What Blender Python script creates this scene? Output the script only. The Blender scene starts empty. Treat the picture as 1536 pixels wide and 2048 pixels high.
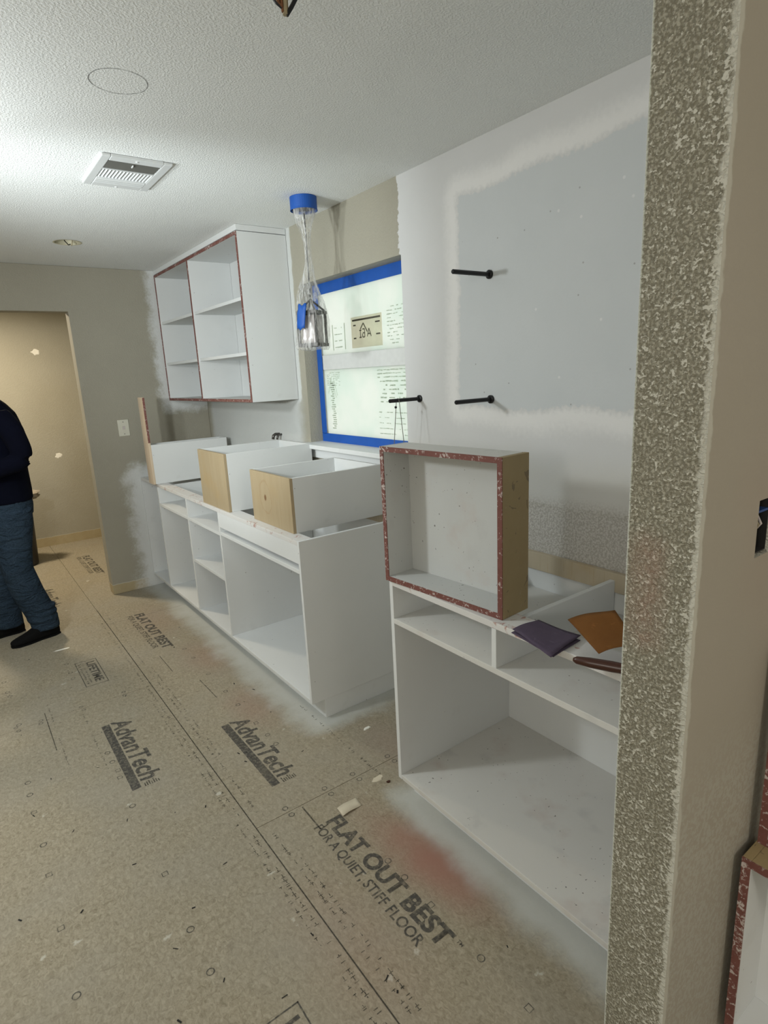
import bpy, bmesh, math, random
from mathutils import Vector, Matrix
random.seed(7)
SC = bpy.context.scene
COL = SC.collection
PI = math.pi

# ------------------------------------------------------------------ camera
F_PX, YAW, PITCH, ROLL, CAM_H = 1181.98, 0.6260, 0.2316, -0.0496, 1.6086
def cam_matrix():
    f = Vector((math.sin(YAW)*math.cos(PITCH), math.cos(YAW)*math.cos(PITCH), -math.sin(PITCH)))
    r = Vector((math.cos(YAW), -math.sin(YAW), 0)); u = r.cross(f)
    c, s = math.cos(ROLL), math.sin(ROLL)
    r2 = c*r + s*u; u2 = -s*r + c*u
    m = Matrix((r2, u2, -f)).transposed().to_4x4()
    m.translation = (0, 0, CAM_H)
    return m
cd = bpy.data.cameras.new('camera'); cam = bpy.data.objects.new('camera', cd); COL.objects.link(cam)
cam.matrix_world = cam_matrix()
cd.sensor_fit = 'VERTICAL'; cd.sensor_height = 36.0; cd.sensor_width = 27.0
cd.lens = F_PX/2048*36.0; cd.clip_start = 0.02
SC.camera = cam

# ------------------------------------------------------------------ world, lights, exposure
SC.view_settings.view_transform = 'Standard'
SC.view_settings.look = 'None'
SC.view_settings.gamma = 1.0
SC.view_settings.use_curve_mapping = False
SC.view_settings.exposure = 0.5
w = bpy.data.worlds.new('overcast_sky'); SC.world = w; w.use_nodes = True
bg = w.node_tree.nodes['Background']; bg.inputs[0].default_value = (0.98, 1.0, 0.965, 1); bg.inputs[1].default_value = 1.12

def point(name, loc, power, color, radius):
    l = bpy.data.lights.new(name, 'POINT'); l.energy = power; l.color = color; l.shadow_soft_size = radius
    o = bpy.data.objects.new(name, l); o.location = loc; COL.objects.link(o); return o
def area(name, loc, size, power, color, rot=(0, 0, 0)):
    l = bpy.data.lights.new(name, 'AREA'); l.energy = power; l.color = color; l.size = size; l.shape = 'DISK'
    o = bpy.data.objects.new(name, l); o.location = loc; o.rotation_euler = rot; COL.objects.link(o); return o
point('work_light', (-0.45, 2.55, 1.97), 41, (0.93, 0.985, 1.0), 0.09)      # lamp left of the frame, placed by the bolt shadows
def spot(name, loc, aim, power, color, size, blend, radius):
    l = bpy.data.lights.new(name, 'SPOT'); l.energy = power; l.color = color; l.spot_size = math.radians(size); l.spot_blend = blend; l.shadow_soft_size = radius
    o = bpy.data.objects.new(name, l); o.location = loc; o.rotation_euler = (Vector(aim)-Vector(loc)).to_track_quat('-Z', 'Y').to_euler(); COL.objects.link(o); return o
spot('wall_cabinet_fill', (-0.42, 2.10, 1.66), (1.50, 3.36, 1.92), 68, (0.91, 0.985, 1.0), 78, .75, 0.05)  # added unseen spot, brightens the wall cabinet and the ceiling near it
point('rear_fill', (-2.2, -0.6, 1.95), 52, (1.0, 0.955, 0.89), 0.25)      # added unseen fill, stands in for the light behind the camera
point('partition_fill', (0.35, -1.9, 2.05), 26, (1.0, 0.94, 0.86), 0.20)  # second added fill, unseen, reaches the near face of the partition
area('hall_light', (0.15, 5.9, 2.42), 0.25, 35, (1.0, 0.86, 0.64))            # ceiling lamp of the hallway

# ------------------------------------------------------------------ measures (metres)
H = 2.44
XW, XF, YB, YN, ZT, ZB = 1.770, 1.160, 4.853, 2.258, 0.100, 0.900
YR = 1.594                      # far side of the near base cabinet
XU, YU, ZU = 1.463, 3.280, 1.475
XP, YP0, YP1 = 0.900, 0.4215, 0.5410     # partition wall end
DX, DZ = 0.838, 2.135           # doorway right side / head
YH0, YH = 4.970, 6.950          # hall
WY0, WY1, WZ0, WZ1 = 2.222, 3.168, 1.215, 2.118   # window opening
WXG = 1.856

# ------------------------------------------------------------------ material helpers
class NT:
    def __init__(self, name):
        self.m = bpy.data.materials.new(name); self.m.use_nodes = True
        self.t = self.m.node_tree; self.n = self.t.nodes; self.l = self.t.links
        self.b = self.n['Principled BSDF']; self.out = self.n['Material Output']
        self._c = None
    def coord(self):
        if self._c is None:
            self._c = self.n.new('ShaderNodeTexCoord').outputs['Object']
        return self._c
    def put(self, sock, v):
        if isinstance(v, bpy.types.NodeSocket): self.l.new(v, sock)
        elif v is not None:
            if isinstance(v, (tuple, list)) and sock.type == 'RGBA' and len(v) == 3: v = (*v, 1)
            sock.default_value = v
    def math(self, op, a, b=None, c=None, clamp=False):
        n = self.n.new('ShaderNodeMath'); n.operation = op; n.use_clamp = clamp
        self.put(n.inputs[0], a); self.put(n.inputs[1], b); self.put(n.inputs[2], c)
        return n.outputs[0]
    def vmath(self, op, a, b=None, out=0):
        n = self.n.new('ShaderNodeVectorMath'); n.operation = op
        self.put(n.inputs[0], a)
        if b is not None: self.put(n.inputs[1], b)
        return n.outputs[out]
    def noise(self, scale, detail=3, rough=0.55, vec=None, dist=0.0, color=False):
        n = self.n.new('ShaderNodeTexNoise')
        self.put(n.inputs['Vector'], vec if vec is not None else self.coord())
        n.inputs['Scale'].default_value = scale; n.inputs['Detail'].default_value = detail
        n.inputs['Roughness'].default_value = rough; n.inputs['Distortion'].default_value = dist
        return n.outputs['Color' if color else 'Fac']
    def yz(self):
        n = self.n.new('ShaderNodeCombineXYZ'); p = self.sep(); self.l.new(p[1], n.inputs[0]); self.l.new(p[2], n.inputs[1]); return n.outputs[0]
    def vor(self, scale, vec=None, feature='F1', out='Distance'):
        n = self.n.new('ShaderNodeTexVoronoi'); n.feature = feature; n.voronoi_dimensions = '2D'
        self.put(n.inputs['Vector'], vec if vec is not None else self.coord()); n.inputs['Scale'].default_value = scale
        return n.outputs[out]
    def scale(self, v, vec=None):
        return self.vmath('MULTIPLY', vec if vec is not None else self.coord(), v)
    def ramp(self, x, lo, hi, a=0.0, b=1.0, smooth=True):
        n = self.n.new('ShaderNodeMapRange'); n.interpolation_type = 'SMOOTHSTEP' if smooth else 'LINEAR'
        self.put(n.inputs[0], x); self.put(n.inputs[1], lo); self.put(n.inputs[2], hi); self.put(n.inputs[3], a); self.put(n.inputs[4], b)
        return n.outputs[0]
    def mix(self, f, a, b):
        n = self.n.new('ShaderNodeMix'); n.data_type = 'RGBA'
        self.put(n.inputs[0], f); self.put(n.inputs[6], a); self.put(n.inputs[7], b)
        return n.outputs[2]
    def sep(self, v=None):
        n = self.n.new('ShaderNodeSeparateXYZ'); self.put(n.inputs[0], v if v is not None else self.coord()); return n.outputs
    def sdf(self, lo, hi, vec=None):
        c = tuple((a+b)/2 for a, b in zip(lo, hi)); h = tuple((b-a)/2 for a, b in zip(lo, hi))
        p = self.vmath('ABSOLUTE', self.vmath('SUBTRACT', vec if vec is not None else self.coord(), c))
        q = self.vmath('MAXIMUM', self.vmath('SUBTRACT', p, h), (0, 0, 0))
        return self.vmath('LENGTH', q, out=1)
    def bump(self, h, strength=0.3, dist=0.002):
        n = self.n.new('ShaderNodeBump'); n.inputs['Strength'].default_value = strength; n.inputs['Distance'].default_value = dist
        self.put(n.inputs['Height'], h); self.l.new(n.outputs[0], self.b.inputs['Normal'])
    def fin(self, color=None, rough=0.6, metal=0.0, spec=None):
        self.put(self.b.inputs['Base Color'], color); self.put(self.b.inputs['Roughness'], rough)
        self.b.inputs['Metallic'].default_value = metal
        if spec is not None: self.b.inputs['Specular IOR Level'].default_value = spec
        return self.m

def plain(name, col, rough=0.6, metal=0.0, var=0.06, scale=30):
    t = NT(name); n = t.noise(scale, 3)
    d = tuple(c*(1-var*2) for c in col); l = tuple(min(1, c*(1+var)) for c in col)
    return t.fin(t.mix(n, d, l), rough, metal)

BEIGE = (0.355, 0.335, 0.270)
WHITE = (0.70, 0.715, 0.715)
M = {}
def mk_ceiling():
    t = NT('ceiling_texture_paint')
    a = t.noise(150, 3, 0.5); b = t.noise(60, 2)
    h = t.math('ADD', t.ramp(a, .42, .62), t.math('MULTIPLY', b, .5))
    t.bump(h, 0.42, 0.0028)
    return t.fin(t.mix(t.noise(3, 2), (.79, .81, .80), (.84, .86, .85)), .75, spec=.3)
def mk_greige(name, base=BEIGE, spray=(), band=None):
    t = NT(name); a = t.noise(110, 3)
    t.bump(t.ramp(a, .4, .65), 0.28, 0.0025)
    col = t.mix(t.noise(4, 3), tuple(c*.94 for c in base), tuple(c*1.05 for c in base))
    if band is not None:     # bare strip left where the baseboard was taken off
        z = t.math('ADD', t.sep()[2], t.math('MULTIPLY', t.noise(25, 3), .012))
        m = t.ramp(z, band-.002, band+.002, 1, 0)
        col = t.mix(m, col, t.mix(t.noise(14, 4), (.36, .29, .16), (.44, .37, .24)))
        e = t.math('MULTIPLY', t.ramp(z, band-.004, band, 0, 1), t.ramp(z, band+.002, band+.006, 1, 0))
        col = t.mix(t.math('MULTIPLY', e, .5), col, (.62, .60, .52))
    for lo, hi, r0, r1 in spray:   # primer overspray round a cabinet
        d = t.math('ADD', t.sdf(lo, hi), t.math('MULTIPLY', t.math('SUBTRACT', t.noise(9, 4), .5), r1*1.1))
        d = t.math('ADD', d, t.math('MULTIPLY', t.math('SUBTRACT', t.noise(70, 3), .5), r1*.5))
        col = t.mix(t.ramp(d, r0, r1, .92, 0), col, (.62, .635, .63))
    return t.fin(col, .7, spec=.3)
def mk_window_wall():
    t = NT('patched_wall_paint'); c = t.coord()
    wob = t.vmath('MULTIPLY', t.vmath('SUBTRACT', t.noise(6, 4, color=True), (.5, .5, .5)), (0, .05, .05))
    fine = t.vmath('MULTIPLY', t.vmath('SUBTRACT', t.noise(60, 3, color=True), (.5, .5, .5)), (0, .038, .038))
    p = t.vmath('ADD', t.vmath('ADD', c, wob), fine)
    col = t.mix(t.noise(4, 3), tuple(x*.94 for x in BEIGE), tuple(x*1.06 for x in BEIGE))
    # primer overspray round the wall cabinet and base cabinet
    for lo, hi, r0, r1 in (((1.6, YU-.002, ZU+.02), (2, YB, H), .032, .050), ((1.6, 3.35, 1.0), (2, 4.7, 1.44), .02, .16), ((1.6, 1.4, .0), (2, 4.9, .9), .02, .1)):
        d = t.math('ADD', t.sdf(lo, hi), t.math('MULTIPLY', t.math('SUBTRACT', t.noise(14, 4), .5), r1*.5))
        col = t.mix(t.ramp(d, r0, r1, .85, 0), col, (.60, .62, .61))
    # plaster skim, sharp jagged edge
    sk = t.sdf((1, -3, 1.10), (3, 2.232, 3), p)
    msk = t.ramp(sk, .0, .006, 1, 0)
    skim = t.mix(t.noise(3.5, 3), (.60, .605, .60), (.66, .66, .655))
    # warmer, greyer plaster towards the bottom
    z = t.sep()[2]
    zz = t.math('ADD', z, t.math('MULTIPLY', t.math('SUBTRACT', t.noise(2.2, 3), .5), .12))
    skim = t.mix(t.ramp(zz, 1.20, 1.34, .75, 0), skim, (.55, .54, .50))
    col = t.mix(msk, col, skim)
    # textured paint below the skim on the near side
    low = t.math('MULTIPLY', t.ramp(zz, 1.07, 1.15, 1, 0), t.ramp(t.sep()[1], 1.9, 2.1, 1, 0))
    fle = t.ramp(t.noise(130, 3), .44, .58)
    col = t.mix(low, col, t.mix(fle, (.42, .40, .36), (.55, .535, .50)))
    # bluish grey new board, bright feathered joint compound round it
    y = t.sep()[1]
    wv = t.vmath('MULTIPLY', t.vmath('SUBTRACT', t.noise(2.6, 2, color=True), (.5, .5, .5)), (0, .06, .10))
    q = t.vmath('ADD', t.vmath('ADD', c, wv), fine)
    bd = t.sdf((1, -3, 1.455), (3, 1.845, 2.27), q)
    ring = t.math('MULTIPLY', t.ramp(bd, .0, .03, 0, 1), t.ramp(bd, .04, .11, 1, 0))
    col = t.mix(t.math('MULTIPLY', ring, .85), col, (.79, .785, .77))
    bl = t.mix(t.noise(5, 4), (.56, .59, .60), (.61, .635, .645))
    bl = t.mix(t.math('MULTIPLY', t.ramp(t.vor(7.5, t.yz()), .016, .030, .7, 0), t.ramp(t.noise(8, 2), .5, .55)), bl, (.30, .30, .30))
    bl = t.mix(t.math('MULTIPLY', t.ramp(t.vor(4.3, t.yz()), .014, .026, .7, 0), t.ramp(t.noise(6, 2), .5, .55)), bl, (.76, .76, .76))
    col = t.mix(t.ramp(bd, .0, .008, 1, 0), col, bl)
    ht = t.math('MULTIPLY', t.ramp(t.noise(110, 3), .4, .65), t.math('SUBTRACT', 1, t.math('MULTIPLY', msk, .9)))
    ht = t.math('ADD', ht, t.math('MULTIPLY', low, t.ramp(t.noise(130, 3), .44, .58)))
    ht = t.math('ADD', ht, t.math('MULTIPLY', msk, 1.2))
    t.bump(ht, .35, .0025)
    return t.fin(col, .72, spec=.3)
def mk_partition():
    t = NT('sanded_texture_paint'); c = t.coord(); s = t.sep()
    n1 = t.noise(145, 3, .5, vec=t.scale((1, 1, 1.25)), dist=.3)
    n2 = t.noise(190, 2)
    # end of the wall (jamb): rough brown-green paint, tops of the texture sanded white
    brown = t.mix(t.noise(60, 4), (.155, .142, .100), (.245, .23, .175))
    brown = t.mix(t.ramp(n2, .45, .62, 0, .75), brown, (.40, .385, .31))
    patch = t.math('ADD', n1, t.math('MULTIPLY', t.math('SUBTRACT', t.noise(3.2, 3), .5), .20))
    # more sanding towards the near corner and low down
    patch = t.math('ADD', patch, t.math('ADD', t.ramp(s[1], .45, YP0, 0, .07), t.ramp(s[2], .9, 1.35, .03, 0)))
    wh = t.ramp(patch, .595, .665, 0, .85)
    jam = t.mix(wh, brown, (.56, .55, .48))
    red = t.math('MULTIPLY', t.ramp(t.sdf((.5, .50, 1.15), (1.2, .505, 1.30)), .0, .05, .45, 0), t.noise(40, 3))
    jam = t.mix(red, jam, (.35, .16, .12))
    # smooth near face: primed beige with pinkish dust
    fc = t.mix(t.noise(2.2, 3), (.33, .30, .235), (.375, .34, .285))
    fc = t.mix(t.ramp(t.noise(1.6, 2), .5, .75, 0, .5), fc, (.36, .285, .23))
    fc = t.mix(t.math('MULTIPLY', t.ramp(s[2], .75, 1.0, .8, 0), t.ramp(t.noise(120, 3), .42, .6)), fc, (.40, .385, .33))
    edge = t.math('ADD', s[0], t.math('MULTIPLY', t.math('SUBTRACT', t.noise(30, 4), .5), .02))
    fc = t.mix(t.math('MULTIPLY', t.ramp(edge, XP+.008, XP+.014, 1, 0), .8), fc, (.52, .51, .44))
    face = t.math('GREATER_THAN', s[0], XP+.0006)
    near = t.math('LESS_THAN', s[1], YP0+.0006)
    isf = t.math('MULTIPLY', face, near)
    # corner of the jamb rubbed down to plaster
    cy = t.math('ADD', s[1], t.math('MULTIPLY', t.math('SUBTRACT', t.noise(35, 5), .5), .03))
    jam = t.mix(t.math('MULTIPLY', t.ramp(cy, YP0+.004, YP0+.010, 1, 0), .85), jam, (.53, .52, .45))
    fy = t.ramp(t.math('ADD', s[1], t.math('MULTIPLY', n2, .004)), YP1-.002, YP1+.001)
    jam = t.mix(fy, jam, (.50, .52, .45))
    col = t.mix(isf, jam, fc)
    far = t.math('GREATER_THAN', s[1], YP1-.0006)
    col = t.mix(far, col, (.60, .605, .60))
    h = t.math('MULTIPLY', t.math('ADD', t.ramp(n1, .40, .6), t.math('MULTIPLY', n2, .4)), t.math('SUBTRACT', 1.05, isf))
    t.bump(h, .6, .0032)
    return t.fin(col, .75, spec=.25)
def mk_osb():
    t = NT('strand_board'); c = t.coord()
    fl = t.noise(90, 5, .7, vec=t.scale((1.0, .65, 1)), dist=1.0)
    col = t.mix(t.ramp(fl, .32, .68, smooth=False), (.205, .175, .118), (.375, .330, .245))
    col = t.mix(t.ramp(t.noise(38, 3, vec=t.scale((.5, 1.3, 1)), dist=1.5), .60, .72, 0, .45), col, (.16, .13, .085))
    col = t.mix(t.ramp(t.noise(50, 2, vec=t.scale((1.4, .5, 1)), dist=1.5), .64, .74, 0, .25), col, (.44, .40, .31))
    col = t.mix(t.ramp(t.noise(2.4, 4), .35, .75, 0, .4), col, (.30, .28, .235))
    # dried plaster splashes
    sp = t.math('ADD', t.noise(9, 5, .6), t.math('MULTIPLY', t.noise(40, 3), .14))
    col = t.mix(t.ramp(sp, .735, .785, 0, .65), col, (.52, .50, .43))
    # red sanding dust
    for (x, y, r, k) in ((1.075, 1.28, .27, 1.3), (1.02, 1.50, .22, .35), (1.0, 2.6, .25, .40), (1.02, 3.3, .3, .38), (.95, 4.1, .35, .25), (1.35, 1.9, .25, .25), (.7, 1.2, .35, .22)):
        d = t.vmath('LENGTH', t.vmath('SUBTRACT', t.scale((1.5, .75, 1)), (x*1.5, y*.75, 0)), out=1)
        d = t.math('ADD', d, t.math('MULTIPLY', t.math('SUBTRACT', t.noise(6, 4), .5), .14))
        col = t.mix(t.math('MULTIPLY', t.ramp(d, 0, r, k, 0), .75), col, (.31, .165, .125))
    # white primer overspray in front of the cabinets
    for lo, hi, r0, r1 in (((XF+.03, YN-.0, -1), (3, 5, 1), .0, .165), ((XF+.02, .3, -1), (3, YR+.0, 1), .0, .115)):
        d = t.math('ADD', t.sdf(lo, hi), t.math('MULTIPLY', t.math('SUBTRACT', t.noise(6, 5, .6), .5), r1*1.2))
        d = t.math('ADD', d, t.math('MULTIPLY', t.math('SUBTRACT', fl, .5), r1*.22))
        col = t.mix(t.ramp(d, r0, r1, .85, 0), col, (.50, .515, .49))
    t.bump(fl, .12, .001)
    return t.fin(col, .75, spec=.25)
def mk_primer():
    t = NT('white_primer')
    col = t.mix(t.noise(2.5, 3), (.625, .64, .635), (.70, .715, .71))
    col = t.mix(t.ramp(t.noise(9, 4), .62, .78, 0, .22), col, (.52, .52, .50))
    col = t.mix(t.ramp(t.noise(60, 1), .785, .80, 0, .7), col, (.22, .21, .19))
    t.bump(t.noise(140, 2), .06, .001)
    return t.fin(col, .62, spec=.3)
def mk_scuffed(name='dusty_white_primer', a=(.58, .575, .545), b=(.65, .64, .605)):
    t = NT(name)
    col = t.mix(t.noise(3, 3), a, b)
    col = t.mix(t.ramp(t.noise(7, 5), .58, .72, 0, .4), col, (.45, .45, .44))
    col = t.mix(t.ramp(t.noise(5.3, 4), .56, .74, 0, .35), col, (.47, .38, .34))
    col = t.mix(t.math('MULTIPLY', t.ramp(t.noise(95, 1), .735, .755, 0, .9), t.ramp(t.noise(5, 2), .45, .55)), col, (.13, .12, .11))
    return t.fin(col, .65, spec=.3)
def mk_worn():
    t = NT('sanded_red_edge')
    n = t.noise(85, 4, .65, dist=.6)
    k = t.math('ADD', n, t.math('MULTIPLY', t.math('SUBTRACT', t.noise(9, 3), .5), .45))
    col = t.mix(t.noise(35, 3), (.125, .045, .036), (.22, .092, .076))
    col = t.mix(t.ramp(k, .56, .66), col, (.52, .46, .43))
    return t.fin(col, .65, spec=.3)
def mk_dustred():
    t = NT('primer_with_red_wear')
    n = t.noise(30, 4, .6, dist=1.2)
    k = t.math('ADD', n, t.math('MULTIPLY', t.math('SUBTRACT', t.noise(3.4, 3), .5), .7))
    col = t.mix(t.ramp(k, .60, .72, 0, .85), (.64, .63, .61), (.40, .22, .18))
    return t.fin(col, .65, spec=.3)
def mk_ply(name, knot=None, base=((.335, .258, .152), (.415, .335, .215))):
    t = NT(name)
    g = t.noise(14, 4, .6, vec=t.scale((2.2, 2.2, .22)), dist=.7)
    col = t.mix(g, *base)
    col = t.mix(t.ramp(t.noise(5, 3), .5, .75, 0, .5), col, (.40, .285, .14))
    col = t.mix(t.ramp(t.noise(60, 3, vec=t.scale((2, 2, .15))), .58, .72, 0, .35), col, (.36, .24, .12))
    if knot:
        d = t.vmath('LENGTH', t.vmath('SUBTRACT', t.scale((0, 1, .8)), (0, knot[0], knot[1]*.8)), out=1)
        d = t.math('ADD', d, t.math('MULTIPLY', t.math('SUBTRACT', t.noise(30, 3), .5), .012))
        col = t.mix(t.ramp(d, .008, .016, .9, 0), col, (.16, .08, .035))
        d = t.math('ADD', d, t.math('MULTIPLY', t.math('SUBTRACT', t.noise(11, 3), .5), .05)); rg = t.math('ABSOLUTE', t.math('SUBTRACT', d, .06))
        col = t.mix(t.ramp(rg, .001, .005, .35, 0), col, (.30, .19, .09))
    return t.fin(col, .6, spec=.3)
def mk_mdf():
    t = NT('bare_fibreboard')
    col = t.mix(t.noise(20, 4), (.30, .225, .11), (.345, .265, .14))
    col = t.mix(t.ramp(t.noise(18, 5, .7, dist=2), .63, .70, 0, .5), col, (.45, .41, .33))
    col = t.mix(t.ramp(t.noise(16, 2, dist=3), .655, .675, 0, .6), col, (.12, .09, .06))
    return t.fin(col, .6)
def mk_ink(name, col, cover):
    t = NT(name); t.fin(col, .7, spec=.2)
    tr = t.n.new('ShaderNodeBsdfTransparent'); mx = t.n.new('ShaderNodeMixShader')
    f = t.math('MULTIPLY', t.ramp(t.noise(70, 4, .65), .34, .56, .45, 1), t.ramp(t.noise(9, 3), .25, .55, cover*.65, cover))
    t.l.new(f, mx.inputs[0]); t.l.new(tr.outputs[0], mx.inputs[1]); t.l.new(t.b.outputs[0], mx.inputs[2])
    t.l.new(mx.outputs[0], t.out.inputs[0]); return t.m
def mk_plastic():
    t = NT('clear_plastic_film')
    st = t.noise(16, 4, .6, vec=t.scale((3.2, 3.2, .6)), dist=1.2)
    df = t.n.new('ShaderNodeBsdfDiffuse'); df.inputs[0].default_value = (.90, .90, .88, 1)
    tl = t.n.new('ShaderNodeBsdfTranslucent'); tl.inputs[0].default_value = (.90, .90, .88, 1)
    gl = t.n.new('ShaderNodeBsdfGlossy'); gl.inputs[1].default_value = .18
    a = t.n.new('ShaderNodeMixShader'); a.inputs[0].default_value = .45; t.l.new(df.outputs[0], a.inputs[1]); t.l.new(tl.outputs[0], a.inputs[2])
    b = t.n.new('ShaderNodeMixShader'); b.inputs[0].default_value = .05; t.l.new(a.outputs[0], b.inputs[1]); t.l.new(gl.outputs[0], b.inputs[2])
    tr = t.n.new('ShaderNodeBsdfTransparent'); tr.inputs[0].default_value = (.98, .98, .98, 1)
    mx = t.n.new('ShaderNodeMixShader'); f = t.ramp(st, .40, .66, .10, .62)
    t.l.new(f, mx.inputs[0]); t.l.new(tr.outputs[0], mx.inputs[1]); t.l.new(b.outputs[0], mx.inputs[2])
    t.l.new(mx.outputs[0], t.out.inputs[0]); return t.m
def mk_film():      # milky film over the window glass: daylight comes through it
    t = NT('milky_window_film')
    n = t.noise(4, 3); tl = t.n.new('ShaderNodeBsdfTranslucent'); df = t.n.new('ShaderNodeBsdfDiffuse'); gl = t.n.new('ShaderNodeBsdfGlossy')
    col = t.mix(t.ramp(n, .3, .7), (.78, .845, .79), (.87, .885, .845))
    t.l.new(col, tl.inputs[0]); df.inputs[0].default_value = (.7, .73, .7, 1); gl.inputs[1].default_value = .2; gl.inputs[0].default_value = (.8, .8, .8, 1)
    m1 = t.n.new('ShaderNodeMixShader'); m1.inputs[0].default_value = .25
    t.l.new(tl.outputs[0], m1.inputs[1]); t.l.new(df.outputs[0], m1.inputs[2])
    m2 = t.n.new('ShaderNodeMixShader'); m2.inputs[0].default_value = .05
    t.l.new(m1.outputs[0], m2.inputs[1]); t.l.new(gl.outputs[0], m2.inputs[2]); t.l.new(m2.outputs[0], t.out.inputs[0])
    return t.m
def mk_translu(name, col, k):   # thin print or label on the film, seen against the light
    t = NT(name); tl = t.n.new('ShaderNodeBsdfTranslucent'); df = t.n.new('ShaderNodeBsdfDiffuse')
    c = t.mix(t.noise(25, 3), tuple(x*.88 for x in col), col)
    t.l.new(c, tl.inputs[0]); t.l.new(c, df.inputs[0]); m = t.n.new('ShaderNodeMixShader'); m.inputs[0].default_value = k
    t.l.new(tl.outputs[0], m.inputs[1]); t.l.new(df.outputs[0], m.inputs[2]); t.l.new(m.outputs[0], t.out.inputs[0]); return t.m
def mk_denim():
    t = NT('blue_denim')
    col = t.mix(t.noise(5, 4), (.009, .016, .026), (.032, .050, .072))
    col = t.mix(t.ramp(t.noise(220, 2), .4, .6, 0, .35), col, (.05, .08, .12))
    t.bump(t.noise(9, 3, vec=t.scale((1, 1, 2.2)), dist=1.2), .9, .03)
    return t.fin(col, .95, spec=.05)
def mk_sheet(name, a, b):
    t = NT(name); col = t.mix(t.noise(18, 5, .7), a, b)
    col = t.mix(t.ramp(t.noise(30, 4, .6, vec=t.scale((1, .4, 1)), dist=1.5), .6, .72, 0, .4), col, tuple(min(1, x*1.9) for x in b))
    t.bump(t.noise(400, 2), .3, .001)
    return t.fin(col, .8, spec=.2)

M['ceiling'] = mk_ceiling()
M['back'] = mk_greige('greige_wall_paint', base=tuple(c*.92 for c in BEIGE), band=.085, spray=(((XF+.0, 4, 0.0), (1.8, 6, .90), .03, .16), ((XU+.0, 4, ZU-.02), (1.8, 6, H), .02, .10)))
M['hall'] = mk_greige('hall_wall_paint', band=.10)
M['plainwall'] = mk_greige('plain_greige_paint')
M['right'] = mk_window_wall()
M['partition'] = mk_partition()
M['osb'] = mk_osb()
M['slab'] = plain('subfloor_underside', (.09, .075, .05))
M['primer'] = mk_primer(); M['scuff'] = mk_scuffed(); M['primer_dim'] = mk_scuffed('dimmed_primer', (.47, .48, .47), (.55, .56, .545)); M['worn'] = mk_worn(); M['dustred'] = mk_dustred()  # second scuffed primer is toned down, painting shade inside the standing box
M['ply'] = mk_ply('bare_plywood'); M['plyknot'] = mk_ply('bare_plywood_with_knot', (2.665, 1.035))
M['plypink'] = mk_ply('pale_pine_board', None, ((.55, .43, .30), (.66, .55, .42)))
M['nailer'] = mk_ply('dusty_plywood', None, ((.42, .36, .26), (.50, .44, .33)))
M['mdf'] = mk_mdf()
M['ink'] = mk_ink('grey_print', (.070, .068, .064), .72)
M['inkfaint'] = mk_ink('faint_grey_print', (.075, .068, .054), .72)
M['pencil'] = mk_ink('pencil_line', (.10, .10, .10), .9)
M['plastic'] = mk_plastic(); M['film'] = mk_film()
M['label'] = mk_translu('paper_label', (.94, .905, .83), .04)
M['fprint'] = mk_translu('film_print', (.74, .78, .71), .15)
M['fdark'] = mk_translu('dark_film_print', (.20, .19, .155), .4)
M['railshade'] = plain('window_vinyl', (.66, .67, .65), .4)
M['blue'] = plain('blue_masking_tape', (.005, .085, .40), .55, var=.12, scale=12)
M['black'] = plain('black_steel', (.010, .010, .011), .38, .4)
M['dark'] = plain('dark_void', (.012, .011, .010), .9)
M['vent'] = plain('vent_white_enamel', (.62, .64, .64), .4, var=.03)
M['ventdark'] = plain('vent_grey_fins', (.16, .16, .145), .5, .3)
M['bronze'] = plain('dark_bronze', (.035, .032, .030), .4, .6)
M['candle'] = plain('frosted_shade', (.52, .47, .45), .95)
M['navy'] = plain('navy_fabric', (.0025, .0032, .009), .95, var=.2, scale=8); M['navy'].node_tree.nodes['Principled BSDF'].inputs['Specular IOR Level'].default_value = .08
M['denim'] = mk_denim()
M['shoe'] = plain('black_shoe', (.004, .004, .004), .9); M['shoe'].node_tree.nodes['Principled BSDF'].inputs['Specular IOR Level'].default_value = .15
M['skin'] = plain('skin', (.45, .27, .19), .5); M['hair'] = plain('dark_hair', (.012, .009, .007), .6)
M['bin'] = plain('dark_plastic_bin', (.016, .012, .009), .5)
M['purple'] = mk_sheet('purple_sandpaper', (.062, .045, .075), (.105, .082, .118))
M['brown'] = mk_sheet('brown_sandpaper', (.125, .048, .010), (.185, .08, .020))
M['paperback'] = plain('sandpaper_backing', (.20, .10, .08), .8)
M['handle'] = plain('dark_wood_handle', (.055, .018, .010), .35)
M['tapecream'] = plain('cream_masking_tape', (.58, .52, .40), .7)
M['cream'] = plain('cream_plate', (.60, .585, .49), .45, var=.03)
M['copper'] = plain('copper_wire', (.22, .10, .05), .4, .8); M['wiretan'] = plain('tan_wire', (.30, .25, .15), .6)
M['can'] = plain('recessed_can', (.62, .58, .42), .5, .2); M['cork'] = plain('brown_lining', (.16, .10, .06), .8)
M['string'] = plain('grey_string', (.20, .19, .17), .8)
M['spackle'] = plain('white_filler', (.80, .78, .70), .7)
M['bluebox'] = plain('blue_plastic_box', (.015, .06, .22), .5)
M['trash'] = plain('crumpled_grey_plastic', (.30, .26, .20), .5, var=.3, scale=18); M['cap'] = plain('pale_plastic', (.65, .60, .50), .4)
M['chrome'] = plain('dull_metal', (.14, .13, .12), .35, .8)

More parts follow.
